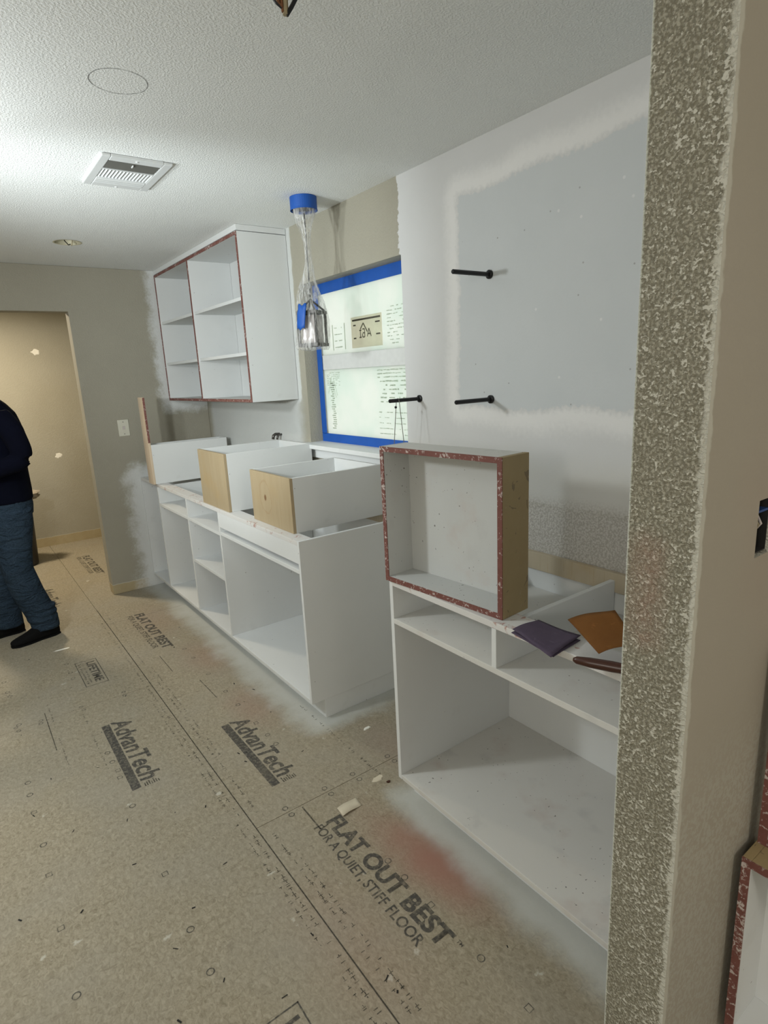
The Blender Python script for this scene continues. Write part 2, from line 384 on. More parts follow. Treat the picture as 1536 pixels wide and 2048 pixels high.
# ------------------------------------------------------------------ geometry helpers
def link(o, parent=None):
    COL.objects.link(o)
    if parent is not None: o.parent = parent
    return o
def tag(o, label=None, cat=None, group=None, kind=None):
    if label: o['label'] = label
    if cat: o['category'] = cat
    if group: o['group'] = group
    if kind: o['kind'] = kind
    return o
def thing(name, label, cat, loc=(0, 0, 0), rotz=0, group=None):
    o = bpy.data.objects.new(name, None); o.empty_display_size = .05; o.location = loc; o.rotation_euler = (0, 0, rotz)
    link(o); return tag(o, label, cat, group)
class MB:
    def __init__(self): self.v = []; self.f = []
    def add(self, vs, fs):
        k = len(self.v); self.v += [tuple(v) for v in vs]; self.f += [tuple(i+k for i in f) for f in fs]; return self
    def box(self, x0, x1, y0, y1, z0, z1):
        return self.add([(x0, y0, z0), (x1, y0, z0), (x1, y1, z0), (x0, y1, z0), (x0, y0, z1), (x1, y0, z1), (x1, y1, z1), (x0, y1, z1)],
                        [(0, 3, 2, 1), (4, 5, 6, 7), (0, 1, 5, 4), (1, 2, 6, 5), (2, 3, 7, 6), (3, 0, 4, 7)])
    def quad(self, a, b, c, d): return self.add([a, b, c, d], [(0, 1, 2, 3)])
    def tube(self, pts, rad, seg=8, cap=True):
        pts = [Vector(p) for p in pts]; n = len(pts)
        rads = rad if isinstance(rad, (list, tuple)) else [rad]*n
        vs = []; fs = []; ref = None
        for i, p in enumerate(pts):
            d = (pts[min(i+1, n-1)]-pts[max(i-1, 0)]).normalized()
            if ref is None: ref = Vector((0, 0, 1)) if abs(d.z) < .9 else Vector((1, 0, 0))
            a = d.cross(ref); a.normalize(); b = a.cross(d).normalized(); ref = b
            for k in range(seg):
                t = 2*PI*k/seg; vs.append(p+(a*math.cos(t)+b*math.sin(t))*rads[i])
        for i in range(n-1):
            for k in range(seg):
                q = (k+1) % seg; fs.append((i*seg+k, i*seg+q, (i+1)*seg+q, (i+1)*seg+k))
        if cap: fs.append(tuple(range(seg))); fs.append(tuple(range((n-1)*seg, n*seg))[::-1])
        return self.add(vs, fs)
    def rings(self, rings, cap=True):        # list of equal length loops
        s = len(rings[0]); vs = [p for r in rings for p in r]; fs = []
        for i in range(len(rings)-1):
            for k in range(s):
                q = (k+1) % s; fs.append((i*s+k, i*s+q, (i+1)*s+q, (i+1)*s+k))
        if cap: fs.append(tuple(range(s))[::-1]); fs.append(tuple(range((len(rings)-1)*s, len(rings)*s)))
        return self.add(vs, fs)
    def lathe(self, prof, seg=24, c=(0, 0), cap=True):
        return self.rings([[(c[0]+r*math.cos(2*PI*k/seg), c[1]+r*math.sin(2*PI*k/seg), z) for k in range(seg)] for r, z in prof], cap)
    def mesh(self, name, mat):
        me = bpy.data.meshes.new(name); me.from_pydata(self.v, [], self.f); me.update()
        bm = bmesh.new(); bm.from_mesh(me); bmesh.ops.recalc_face_normals(bm, faces=bm.faces); bm.to_mesh(me); bm.free()
        me.materials.append(M[mat] if isinstance(mat, str) else mat); return me
    def build(self, name, mat, parent=None, bevel=0.0, smooth=False):
        o = bpy.data.objects.new(name, self.mesh(name, mat))
        if smooth:
            for p in o.data.polygons: p.use_smooth = True
        if bevel:
            b = o.modifiers.new('soft_edges', 'BEVEL'); b.width = bevel; b.segments = 2; b.limit_method = 'ANGLE'
        return link(o, parent)
def bx(name, mat, parent, x0, x1, y0, y1, z0, z1, bevel=.0012):
    return MB().box(x0, x1, y0, y1, z0, z1).build(name, mat, parent, bevel)
def struct(o): o['kind'] = 'structure'; return o

# ------------------------------------------------------------------ room shell
floor = struct(MB().box(-3.2, 2.0, -2.7, 7.1, -.12, -.020).build('floor', 'slab'))
XS = [-3.0, -1.780, -.560, .660, 1.800]
def panel(x0, x1, y0, y1):
    g = .0010
    bx('subfloor_panel', 'osb', floor, x0+g, x1-g, y0+g, y1-g, -.0199, 0, .0012)
for i in range(4):
    off = 3.170 if i % 2 == 0 else 1.812
    ys = [y for y in [off+2.438*k for k in range(-3, 4)] if -2.5 < y < 6.94]
    ys = [-2.6] + ys + [7.0]
    for a, b in zip(ys[:-1], ys[1:]): panel(XS[i], XS[i+1], a, b)

# ceiling with one round opening for the missing recessed light
HC, HR = (.762, 4.085), .074
cb = MB()
sq = .11; x0, x1, y0, y1 = -3.2, 2.0, -2.7, 7.1
hx0, hx1, hy0, hy1 = HC[0]-sq, HC[0]+sq, HC[1]-sq, HC[1]+sq
for (a, b, c, d) in ((x0, hx0, y0, y1), (hx1, x1, y0, y1), (hx0, hx1, y0, hy0), (hx0, hx1, hy1, y1)):
    cb.box(a, b, c, d, H, H+.10)
seg = 32; outer = []; inner = []
for k in range(seg):
    t = 2*PI*k/seg; c, s = math.cos(t), math.sin(t); m = max(abs(c), abs(s))
    outer.append((HC[0]+sq*c/m, HC[1]+sq*s/m)); inner.append((HC[0]+HR*c, HC[1]+HR*s))
vs = [(x, y, H) for x, y in outer] + [(x, y, H) for x, y in inner] + [(x, y, H+.10) for x, y in inner] + [(x, y, H+.10) for x, y in outer]
fs = []
for k in range(seg):
    q = (k+1) % seg
    fs += [(k, q, seg+q, seg+k), (seg+k, seg+q, 2*seg+q, 2*seg+k), (2*seg+k, 2*seg+q, 3*seg+q, 3*seg+k)]
cb.add(vs, fs)
ceiling = struct(cb.build('ceiling', 'ceiling'))

# right wall with the window opening
wb = MB(); T = .16
wb.box(XW, XW+T, WY1, 7.1, 0, H); wb.box(XW, XW+T, -2.7, WY0, 0, H)
wb.box(XW, XW+T, WY0, WY1, 0, WZ0); wb.box(XW, XW+T, WY0, WY1, WZ1, H)
wall_right = struct(wb.build('wall_right', 'right'))
# back wall with doorway
DX0 = -.30
wb = MB(); prof_ = [(-3.0, 0), (DX0, 0), (DX0, DZ), (DX, DZ), (DX, 0), (XW, 0), (XW, H), (-3.0, H)]
wb.rings([[(x, YB, z) for x, z in prof_], [(x, YH0, z) for x, z in prof_]])
wall_back = struct(wb.build('wall_back', 'back', bevel=.004))
wall_hall = struct(MB().box(-3.1, 1.9, YH, YH+.1, 0, H).build('wall_hall', 'hall'))
wall_left = struct(MB().box(-3.1, -3.0, -2.6, 7.0, 0, H).build('wall_left', 'plainwall'))
wall_rear = struct(MB().box(-3.1, 1.9, -2.7, -2.6, 0, H).build('wall_rear', 'plainwall'))
# partition wall whose end stands close to the camera, with a cut-out for an electrical box
OX0, OX1, OZ0, OZ1 = 1.105, 1.165, 1.258, 1.362
pb = MB(); mid = YP0+.06
pb.box(XP, XW, mid, YP1, 0, H)
pb.box(XP, OX0, YP0, mid, 0, H); pb.box(OX1, XW, YP0, mid, 0, H); pb.box(OX0, OX1, YP0, mid, 0, OZ0); pb.box(OX0, OX1, YP0, mid, OZ1, H)
bm = bmesh.new(); tmp = pb.mesh('t', 'partition'); bm.from_mesh(tmp); bmesh.ops.remove_doubles(bm, verts=bm.verts, dist=1e-5); bm.to_mesh(tmp); bm.free()
wall_partition = bpy.data.objects.new('wall_partition', tmp); link(wall_partition); struct(wall_partition)

# filler blobs on the hall wall
def blob(name, mat, parent, c, rx, rz, axis, seed, th=.002):
    r = random.Random(seed); n = 14; ring = []
    for k in range(n):
        t = 2*PI*k/n; q = .65+.5*r.random(); ring.append((rx*q*math.cos(t), rz*q*math.sin(t)))
    if axis == 'y': vs = [(c[0]+a, c[1], c[2]+b) for a, b in ring] + [(c[0]+a*.8, c[1]-th, c[2]+b*.8) for a, b in ring]
    else: vs = [(c[0]+a, c[1]+b, c[2]) for a, b in ring] + [(c[0]+a*.8, c[1]+b*.8, c[2]+th) for a, b in ring]
    return MB().rings([vs[:n], vs[n:]]).build(name, mat, parent)
blob('filler_patch', 'spackle', wall_hall, (.846, YH, 1.975), .042, .030, 'y', 3)
blob('filler_patch', 'spackle', wall_hall, (.892, YH, .930), .036, .026, 'y', 5)

# ------------------------------------------------------------------ window
win = bpy.data.objects.new('window_1', None); link(win); struct(win); win.location = (WXG, (WY0+WY1)/2, WZ0)
win['label'] = 'masked kitchen window under milky film and blue tape'
def wpart(name, mat, x0, x1, y0, y1, z0, z1, bevel=.001, parent=None):
    o = bx(name, mat, None, x0, x1, y0, y1, z0, z1, bevel); o.parent = parent or win
    return o
bpy.context.view_layer.update()
def unparent_fix(o):      # keep world-space vertices although the parent sits at the window
    o.matrix_parent_inverse = win.matrix_world.inverted()
wparts = []
fr = .045
wparts.append(wpart('window_frame', 'railshade', WXG, WXG+.05, WY0, WY0+fr, WZ0, WZ1))
wparts.append(wpart('window_frame', 'railshade', WXG, WXG+.05, WY1-fr, WY1, WZ0, WZ1))
wparts.append(wpart('window_frame', 'railshade', WXG, WXG+.05, WY0, WY1, WZ1-fr, WZ1))
wparts.append(wpart('window_frame', 'railshade', WXG, WXG+.05, WY0, WY1, WZ0, WZ0+fr))
wparts.append(wpart('meeting_rail', 'railshade', WXG+.004, WXG+.05, WY0+fr, WY1-fr, 1.640, 1.722))
wparts.append(wpart('pane', 'film', WXG+.012, WXG+.016, WY0+fr, WY1-fr, 1.722, WZ1-fr, 0))
wparts.append(wpart('pane', 'film', WXG+.012, WXG+.016, WY0+fr, WY1-fr, WZ0+fr, 1.640, 0))
tw = .060
for (a, b, c, d) in ((WY0+.002, WY1-.002, WZ1-tw, WZ1-.001), (WY0+.002, WY1-.002, WZ0+.002, WZ0+.052), (WY1-.055, WY1-.001, WZ0+.05, WZ1-tw), (WY0+.001, WY0+.055, WZ0+.05, WZ1-tw)):
    wparts.append(wpart('masking_tape', 'blue', WXG-.0022, WXG-.0005, a, b, c, d, 0))
# paper label on the upper pane, printing seen from behind
xl = WXG+.0085
lab = wpart('paper_label', 'label', xl+.001, xl+.003, 2.520, 2.800, 1.745, 1.905, 0); wparts.append(lab)
marks = MB()
def dash(mb, x, ya, yb, z, h): mb.box(x-.0012, x-.0002, min(ya, yb), max(ya, yb), z-h/2, z+h/2)
def seg2(mb, x, y0, z0, y1, z1, w=.006):
    d = Vector((0, y1-y0, z1-z0)); n = Vector((0, -d.z, d.y)).normalized()*w/2
    p, q = Vector((x-.0008, y0, z0)), Vector((x-.0008, y1, z1))
    mb.add([p+n, q+n, q-n, p-n], [(0, 1, 2, 3)])
dash(marks, xl+.001, 2.530, 2.785, 1.888, .009)
for (a, b, z) in ((2.755, 2.778, 1.862), (2.535, 2.575, 1.865), (2.755, 2.778, 1.795), (2.535, 2.570, 1.805)): dash(marks, xl+.001, a, b, z, .007)
xm = xl+.0004
# roof shape over the letters I B A
for s in ((2.712, 1.838, 2.682, 1.868), (2.682, 1.868, 2.648, 1.822)): seg2(marks, xm, *s, w=.008)
for s in ((2.712, 1.797, 2.712, 1.833), (2.722, 1.797, 2.702, 1.797), (2.722, 1.833, 2.702, 1.833),
          (2.672, 1.797, 2.672, 1.838), (2.692, 1.797, 2.672, 1.797), (2.692, 1.838, 2.672, 1.838), (2.690, 1.818, 2.672, 1.818), (2.692, 1.797, 2.692, 1.815),
          (2.650, 1.797, 2.632, 1.838), (2.632, 1.838, 2.614, 1.797), (2.644, 1.811, 2.620, 1.811)): seg2(marks, xm, *s, w=.0065)
mo = marks.build('label_print', 'fdark'); mo.parent = lab
fp = MB(); r = random.Random(4)
xq = WXG+.0115
def textline(y_left, y_right, z, h, gap=.35):
    y = y_left
    while y > y_right:
        wd = r.uniform(.008, .028)
        if r.random() > gap: dash(fp, xq, y, max(y-wd, y_right), z+r.uniform(-.001, .001), h*r.uniform(.5, 1))
        y -= wd+r.uniform(.002, .008)
for k in range(11): textline(2.475, 2.300, 1.925-k*.0175, .005)
for k in range(3): textline(2.58, 2.30, 1.622-k*.018, .006, .1)
for k in range(6): textline(2.56, 2.30, 1.565-k*.021, .009, .35)
for k in range(5): textline(2.58, 2.30, 1.405-k*.028, .005, .3)
for k in range(8): textline(3.09, 2.95, 1.62-k*.010, .004, .2)
for k in range(4): textline(2.975, 2.90, 1.865-k*.035, .007, .15)
for z0, z1 in ((1.745, 1.885),): 
    for y in (2.87, 2.995): fp.box(xq-.0012, xq-.0002, y-.0035, y+.0035, z0, z1)
for k in range(22): dash(fp, xq, 3.07-r.uniform(0, .03), 3.07-r.uniform(.035, .06), 1.30+k*.0125, .006)
for s in ((3.04, 1.60, 3.085, 1.50), (3.02, 1.59, 2.985, 1.49), (3.03, 1.55, 3.0, 1.48)): seg2(fp, xq, *s, w=.006)
fo = fp.build('film_print', 'fprint'); fo.parent = win; wparts.append(fo)
for o in wparts: unparent_fix(o)
sill = struct(MB().box(1.700, WXG+.03, WY0-.06, WY1+.03, 1.192, 1.217).build('trim_1', 'primer', bevel=.003))
sill['label'] = 'white painted window sill board'
apron = struct(MB().box(1.744, XW, WY0-.03, WY1+.0, 1.135, 1.192).build('trim_2', 'primer', bevel=.002))

# ------------------------------------------------------------------ left base cabinet run
t = .018
XB = XW-.004
cabL = thing('base_cabinet', 'long open white base cabinet run under the window with three boxes on top', 'cabinet', (XF, YN, 0))
def part(root, name, mat, x0, x1, y0, y1, z0, z1, bevel=.0012):
    o = bx(name, mat, None, x0-root.location.x, x1-root.location.x, y0-root.location.y, y1-root.location.y, z0-root.location.z, z1-root.location.z, bevel)
    o.parent = root; return o
YE = YB-.004
D2, D1, D0 = 3.215, 3.770, 4.400
part(cabL, 'side_panel', 'primer', XF, XB, YN, YN+t, ZT, ZB)
part(cabL, 'side_panel', 'primer', XF, XB, YE-t, YE, ZT, ZB)
for y in (D2, D1, D0): part(cabL, 'divider', 'primer', XF, XB-.008, y, y+t, ZT+t, ZB-.022)
part(cabL, 'bottom_panel', 'primer', XF, XB, YN+t, YE-t, ZT, ZT+t)
part(cabL, 'back_panel', 'primer', XB-.007, XB, YN+t, YE-t, ZT+t, ZB-.06)
part(cabL, 'top_rail', 'dustred', XF, XF+.075, YN+t, YE-t, ZB-.021, ZB)
part(cabL, 'back_rail', 'nailer', XB-.02, XB, YN+t, YE-t, ZB-.058, ZB)
part(cabL, 'apron', 'primer', XF+.0005, XF+.0185, YN+t, D2, .792, ZB-.0215)
part(cabL, 'rail', 'primer', XF, XF+.10, YN+t, D2, .745, .765)
part(cabL, 'shelf', 'primer', XF, XB-.008, D2+t, D1, .738, .757)
part(cabL, 'shelf', 'primer', XF, XB-.008, D1+t, D0, .738, .757)
part(cabL, 'shelf', 'primer', XF+.002, XB-.12, D2+t, D1, .458, .477)
part(cabL, 'toe_kick', 'primer', XF+.072, XB, YN+.0045, YE, 0, ZT-.0012)

# ------------------------------------------------------------------ near base cabinet
YC = YP1+.003
cabR = thing('base_cabinet', 'open white base cabinet with drawer openings beside the rough wall end', 'cabinet', (XF, YC, 0))
part(cabR, 'side_panel', 'primer', XF, XB, YR-t, YR, ZT, ZB)
part(cabR, 'side_panel', 'primer', XF, XB, YC, YC+t, ZT, ZB)
part(cabR, 'bottom_panel', 'scuff', XF, XB, YC+t, YR-t, ZT, ZT+t)
part(cabR, 'back_panel', 'primer', XB-.007, XB, YC+t, YR-t, ZT+t, ZB-.06)
part(cabR, 'shelf', 'scuff', XF, XB-.008, YC+t, YR-t, .738, .757)
part(cabR, 'divider', 'primer', XF, XB-.02, 1.088, 1.088+t, .757, ZB-.021)
part(cabR, 'top_rail', 'dustred', XF, XF+.095, YC+t, YR-t, ZB-.020, ZB)
part(cabR, 'back_rail', 'nailer', XB-.02, XB, YC+t, YR-t, ZB-.065, ZB+.004)
part(cabR, 'toe_kick', 'primer', XF+.072, XB, YC, YR-.001, 0, ZT-.001)

# ------------------------------------------------------------------ wall cabinet
cabU = thing('wall_cabinet', 'open white wall cabinet with four shelf bays and red sanded edges', 'cabinet', (XU, YU, ZU))
XK = XW-.002; UB = YB-.003; UD = 4.105; ZF = 2.405
e = .003
upanels = [part(cabU, 'side_panel', 'primer', XU+e, XK, YU, YU+t, ZU, ZF),
    part(cabU, 'side_panel', 'primer', XU+e, XK, UB-t, UB, ZU, ZF),
    part(cabU, 'divider', 'primer', XU+e, XK-.008, UD-t/2, UD+t/2, ZU+t, ZF-t),
    part(cabU, 'bottom_panel', 'primer', XU+e, XK, YU+t, UB-t, ZU, ZU+t),
    part(cabU, 'top_panel', 'primer', XU+e, XK, YU+t, UB-t, ZF-t, ZF)]
part(cabU, 'back_panel', 'primer', XK-.007, XK, YU+t, UB-t, ZU+t, ZF-t)
part(cabU, 'top_filler', 'primer', XU, XK, YU-.001, UB, ZF+.0035, H-.001)
for (a, b) in ((YU+t, UD-t/2), (UD+t/2, UB-t)):
    for z in (1.762, 2.066): part(cabU, 'shelf', 'primer', XU+.012, XK-.008, a, b, z-.019, z)
for own, (a, b, c, d) in zip(upanels, ((YU, YU+t, ZU, ZF), (UB-t, UB, ZU, ZF), (UD-t/2, UD+t/2, ZU+t, ZF-t), (YU+t, UB-t, ZU, ZU+t), (YU+t, UB-t, ZF-t, ZF))):
    es = tag(part(cabU, 'edge_strip', 'worn', XU, XU+e, a, b, c, d, .0004), 'red sanded front edge'); es.parent = own

# ------------------------------------------------------------------ drawer boxes lying on the long cabinet
def drawer(label, x0, x1, y0, y1, z1, front, grp='drawer boxes on the long cabinet', board_top=None):
    z0 = ZB+.0005; th = .016
    o = thing('drawer_box', label, 'drawer box', (x0, y0, z0), 0, grp)
    part(o, 'side', 'primer', x0+th, x1, y0, y0+th, z0, z1); part(o, 'side', 'primer', x0+th, x1, y1-th, y1, z0, z1)
    part(o, 'back', 'primer', x1-th, x1, y0+th, y1-th, z0, z1)
    part(o, 'bottom', 'primer', x0+th, x1-th, y0+th, y1-th, z0+.01, z0+.02)
    f = bx('front_board', front, None, x0-o.location.x, x0+th-o.location.x, 0, y1-y0, 0, (board_top or z1)-z0); f.parent = o
    return o
d1 = drawer('narrow white drawer box with a tall bare board standing at its front', 1.135, 1.715, 4.385, 4.505, 1.185, 'plypink', board_top=1.520)
d1e = part(d1, 'board_edge', 'worn', 1.1355, 1.1505, 4.3845, 4.3855, 1.20, 1.518, 0)
drawer('white drawer box with plain plywood front, middle of the three', 1.170, 1.712, 3.065, 3.470, 1.222, 'ply')
d3 = drawer('white drawer box with a knotty plywood front nearest the open end panel', 1.208, 1.722, 2.392, 2.826, 1.160, 'plyknot')
kn = [c for c in d3.children if c.name.startswith('front_board')][0]
# grain and knot follow world measures: shift the mesh so its local coordinates equal world
kn.data.transform(Matrix.Translation(d3.location)); kn.location = -d3.location

# ------------------------------------------------------------------ shallow boxes with red sanded rims
def rim_box(name, label, loc, rotz, L, hgt, dep, grp=None, inner='scuff', side='mdf', th=.017, top='scuff'):
    # local: opening faces -x, length along +y, height along z
    o = thing(name, label, 'box', loc, rotz, grp); e = .003
    p1 = bx('side_panel', side, o, e, dep, 0, th, 0, hgt); p2 = bx('side_panel', side if top == 'mdf' else inner, o, e, dep, L-th, L, 0, hgt)
    bx('side_lining', inner, o, e, dep-.008, th, th+.001, th, hgt-th, 0); bx('side_lining', inner, o, e, dep-.008, L-th-.001, L-th, th, hgt-th, 0)
    p4 = bx('top_panel', top, o, e, dep, th, L-th, hgt-th, hgt); p3 = bx('bottom_panel', inner, o, e, dep, th, L-th, 0, th)
    bx('back_panel', inner, o, dep-.008, dep-.001, th, L-th, th, hgt-th)
    for own, (a, b, c, d) in zip((p1, p2, p3, p4), ((0, th, 0, hgt), (L-th, L, 0, hgt), (th, L-th, 0, th), (th, L-th, hgt-th, hgt))):
        tag(bx('rim', 'worn', own, 0, e, a, b, c, d, .0004), 'red sanded rim')
    return o
rim_box('cabinet_box', 'square shallow box with red sanded rim standing on the near base cabinet', (1.184, 1.086, ZB+.0008), math.radians(4.2), .510, .470, .122, inner='primer_dim')
lowb = rim_box('cabinet_box', 'red rimmed open box standing against the partition wall, lower of two', (1.146, -.10, .17), 0, .505, .448, .115, 'boxes stacked by the partition wall', inner='primer', top='mdf')
bx('plinth', 'primer', lowb, .02, .115, 0, .505, -.17, -.001)
rim_box('cabinet_box', 'red rimmed box on top of the lower box beside the partition wall', (1.208, -.10, .6185), 0, .502, .44, .053, 'boxes stacked by the partition wall')

# ------------------------------------------------------------------ bolts and string on the wall
def bolt(label, y, z, L=.195):
    o = thing('threaded_bolt', label, 'bolt', (XW, y, z), 0, 'black bolts in the wall')
    MB().tube([(-.003, 0, 0), (-L, 0, 0)], .0085, 12).build('rod', 'black', o, smooth=False)
    MB().tube([(-.0005, 0, 0), (-.007, 0, 0), (-.010, 0, 0)], [.0165, .0165, .011], 20).build('flange', 'black', o)
    MB().tube([(-L, 0, 0), (-L-.003, 0, 0)], [.0085, .006], 12).build('tip', 'black', o)
    return o
bolt('upper black bolt in the grey wall patch', 1.682, 1.953, .192)
bolt('black bolt at the lower edge of the grey wall patch', 1.679, 1.484, .192)
bolt('black bolt beside the window with a string hung on it', 2.122, 1.484, .175)
st = thing('string', 'thin knotted string hanging from the bolt beside the window', 'string', (1.640, 2.122, 1.40))
zb0 = 1.484+.0095-1.40
MB().tube([(0, .012, zb0-.022), (0, .009, zb0-.008), (0, 0, zb0), (0, -.009, zb0-.008), (0, -.012, zb0-.022)], .0016, 6).build('loop', 'string', st)
MB().tube([(0, .012, zb0-.022), (0, .062, -.26)], .0016, 6).build('strand', 'string', st)
MB().tube([(0, -.012, zb0-.022), (0, -.052, -.26)], .0016, 6).build('strand', 'string', st)
MB().lathe([(.001, -.006), (.0055, -.003), (.0055, .003), (.001, .006)], 10, (0, 0)).build('knot', 'black', st).location = (0, .0165, zb0-.040)

# ------------------------------------------------------------------ pendant lamp in a plastic bag
PX, PY = 1.560, 2.690
pl = thing('pendant_lamp', 'pendant lantern wrapped in clear plastic with a blue taped canopy', 'lamp', (PX, PY, 1.735))
def L(z): return z-1.735
MB().lathe([(.062, L(2.392)), (.062, L(H-.0005))], 32).build('canopy', 'chrome', pl)
MB().lathe([(.0655, L(2.380)), (.0645, L(2.388)), (.0645, L(H-.001)), (.0635, L(H-.001)), (.0625, L(2.388)), (.0640, L(2.380))], 40, cap=False).build('tape_band', 'blue', pl)
MB().tube([(0, 0, L(2.37)), (0, 0, L(2.25)), (.002, .004, L(2.10)), (0, 0, L(1.99))], .0035, 8).build('cord', 'black', pl)
la = math.radians(30); s = .049; zt0, zt1 = L(1.752), L(1.922)
def rot(x, y): return (x*math.cos(la)-y*math.sin(la), x*math.sin(la)+y*math.cos(la))
def ring_frame(z0, z1, name):
    mb = MB(); k = s+.007; q = s-.010
    o4 = [rot(*p) for p in ((k, k), (-k, k), (-k, -k), (k, -k))]; i4 = [rot(*p) for p in ((q, q), (-q, q), (-q, -q), (q, -q))]
    vs = [(*p, z0) for p in o4]+[(*p, z1) for p in o4]+[(*p, z0) for p in i4]+[(*p, z1) for p in i4]; fs = []
    for a in range(4):
        b = (a+1) % 4; fs += [(a, b, 4+b, 4+a), (8+a, 12+a, 12+b, 8+b), (4+a, 4+b, 12+b, 12+a), (a, 8+a, 8+b, b)]
    return mb.add(vs, fs).build(name, 'bronze', pl)
lbase = ring_frame(zt0, zt0+.016, 'lantern_base'); ltop = ring_frame(zt1-.014, zt1, 'lantern_top')
for sx, sy in ((1, 1), (1, -1), (-1, 1), (-1, -1)):
    a = rot(sx*s, sy*s); MB().tube([(*a, zt0), (*a, zt1)], .007, 6).build('lantern_post', 'bronze', lbase)
for sx, sy in ((1, 1), (1, -1), (-1, 1), (-1, -1)):
    a = rot(sx*s, sy*s); MB().tube([(*a, zt1), (a[0]*.35, a[1]*.35, zt1+.035), (0, 0, zt1+.055)], .005, 6).build('lantern_arm', 'bronze', ltop)
sh = MB(); kq = s-.011
p4 = [rot(*p) for p in ((kq, kq), (-kq, kq), (-kq, -kq), (kq, -kq))]
sh.rings([[(*p, zt0+.018) for p in p4], [(*p, zt1-.02) for p in p4]]).build('shade', 'candle', pl)
prof = [(1.737, .066), (1.75, .072), (1.80, .073), (1.88, .072), (1.93, .070), (1.965, .066), (2.00, .055), (2.04, .040), (2.08, .029), (2.12, .021), (2.16, .016), (2.20, .014), (2.24, .016), (2.28, .023), (2.315, .033), (2.350, .043), (2.392, .052)]
rings = []; sg = 40; rr = random.Random(2)
ph = [rr.uniform(0, 6.28) for _ in range(6)]
for i, (z, rd) in enumerate(prof):
    tw_ = (z-1.737)*9.0; ring = []
    up = min(1, max(0, (z-1.93)/.1)); sqr = 1-min(1, max(0, (z-1.9)/.1))
    for k in range(sg):
        th = 2*PI*k/sg
        q = th-la; c, sn = abs(math.cos(q)), abs(math.sin(q)); rs = rd*(.90/max(c, sn)*sqr+(1-sqr))
        rs *= 1+(.02+.20*up)*math.sin(7*th+tw_*3+ph[0])*.6+(.015+.10*up)*math.sin(12*th-tw_*2+ph[1])
        off = (.004*math.sin(z*21), -.010*max(0, (z-2.05))*3*math.sin((z-2.05)*9))
        ring.append((off[0]+rs*math.cos(th), off[1]+rs*math.sin(th), L(z)+.004*math.sin(3*th+ph[2])*(1-up)))
    rings.append(ring)
bag = MB().rings(rings, cap=False)
bag.f.append(tuple(range(sg)))
bag.build('plastic_bag', 'plastic', pl, smooth=True)
# strip of blue tape on the bag
mb = MB(); rows = []
for i in range(7):
    z = L(1.835)+i*.019; zz = z+1.735
    rd = .080 if zz < 1.88 else (.079 if zz < 1.92 else .074)
    a0 = math.radians(172)+i*.035; rows.append([(rd*math.cos(a0+j*.10)*1.02, rd*math.sin(a0+j*.10)*1.02, z+.006*math.sin(j*1.3)) for j in range(8)])
vs = [p for r_ in rows for p in r_]; fs = [(i*8+j, i*8+j+1, (i+1)*8+j+1, (i+1)*8+j) for i in range(6) for j in range(7)]
tp = mb.add(vs, fs).build('tape_strip', 'blue', pl, smooth=True)
so = tp.modifiers.new('thick', 'SOLIDIFY'); so.thickness = .001

# ------------------------------------------------------------------ ceiling vent
VX0, VX1, VY0, VY1 = .628, .888, 2.512, 2.880
vt = thing('ceiling_vent', 'white rectangular air vent with louvers set in the ceiling', 'vent', ((VX0+VX1)/2, (VY0+VY1)/2, H))
def vp(name, mat, x0, x1, y0, y1, z0, z1, bevel=.001): return part(vt, name, mat, x0, x1, y0, y1, z0, z1, bevel)
ix0, ix1, iy0, iy1 = .662, .853, 2.556, 2.768
zf0, zf1 = H-.012, H-.0005
vp('frame', 'vent', VX0, ix0, VY0, VY1, zf0, zf1, .004); vp('frame', 'vent', ix1, VX1, VY0, VY1, zf0, zf1, .004)
vp('frame', 'vent', ix0, ix1, VY0, iy0, zf0, zf1, .002); vp('frame', 'vent', ix0, ix1, iy1, VY1, zf0, zf1, .002)
vp('frame', 'vent', ix0, ix1, 2.654, 2.662, zf0, zf1, .001)
vp('shaded_damper', 'dark', ix0, ix1, iy0, iy1, H-.0012, H-.0004, 0)  # sheet coloured near black to put shade into the louver gaps
for k in range(8):
    y = iy0+.004+k*.0125
    o = MB().add([(ix0-vt.location.x, y-vt.location.y, -.002), (ix1-vt.location.x, y-vt.location.y, -.002), (ix1-vt.location.x, y+.009-vt.location.y, -.011), (ix0-vt.location.x, y+.009-vt.location.y, -.011)], [(0, 1, 2, 3)]).build('slat', 'ventdark', vt)
    so = o.modifiers.new('thick', 'SOLIDIFY'); so.thickness = .0008
for k in range(15):
    x = ix0+.004+k*(ix1-ix0-.008)/14
    o = MB().add([(x-vt.location.x-.0031, 2.664-vt.location.y, -.003), (x-vt.location.x+.0031, 2.664-vt.location.y, -.0115), (x-vt.location.x+.0031, iy1-.002-vt.location.y, -.0115), (x-vt.location.x-.0031, iy1-.002-vt.location.y, -.003)], [(0, 1, 2, 3)]).build('louver', 'vent', vt)
    so = o.modifiers.new('thick', 'SOLIDIFY'); so.thickness = .001
for k in range(3): vp('rib', 'vent', ix0, ix1, 2.782+k*.022, 2.800+k*.022, zf0-.002, zf0+.002, .0015)
vp('lever', 'vent', .752, .755, 2.572, 2.596, zf0-.004, zf0+.001, .0006)
for y in (VY0+.018, VY1-.012):
    MB().lathe([(.004, H-.0145-vt.location.z), (.006, H-.012-vt.location.z)], 12, (.757-vt.location.x, y-vt.location.y)).build('screw', 'vent', vt)

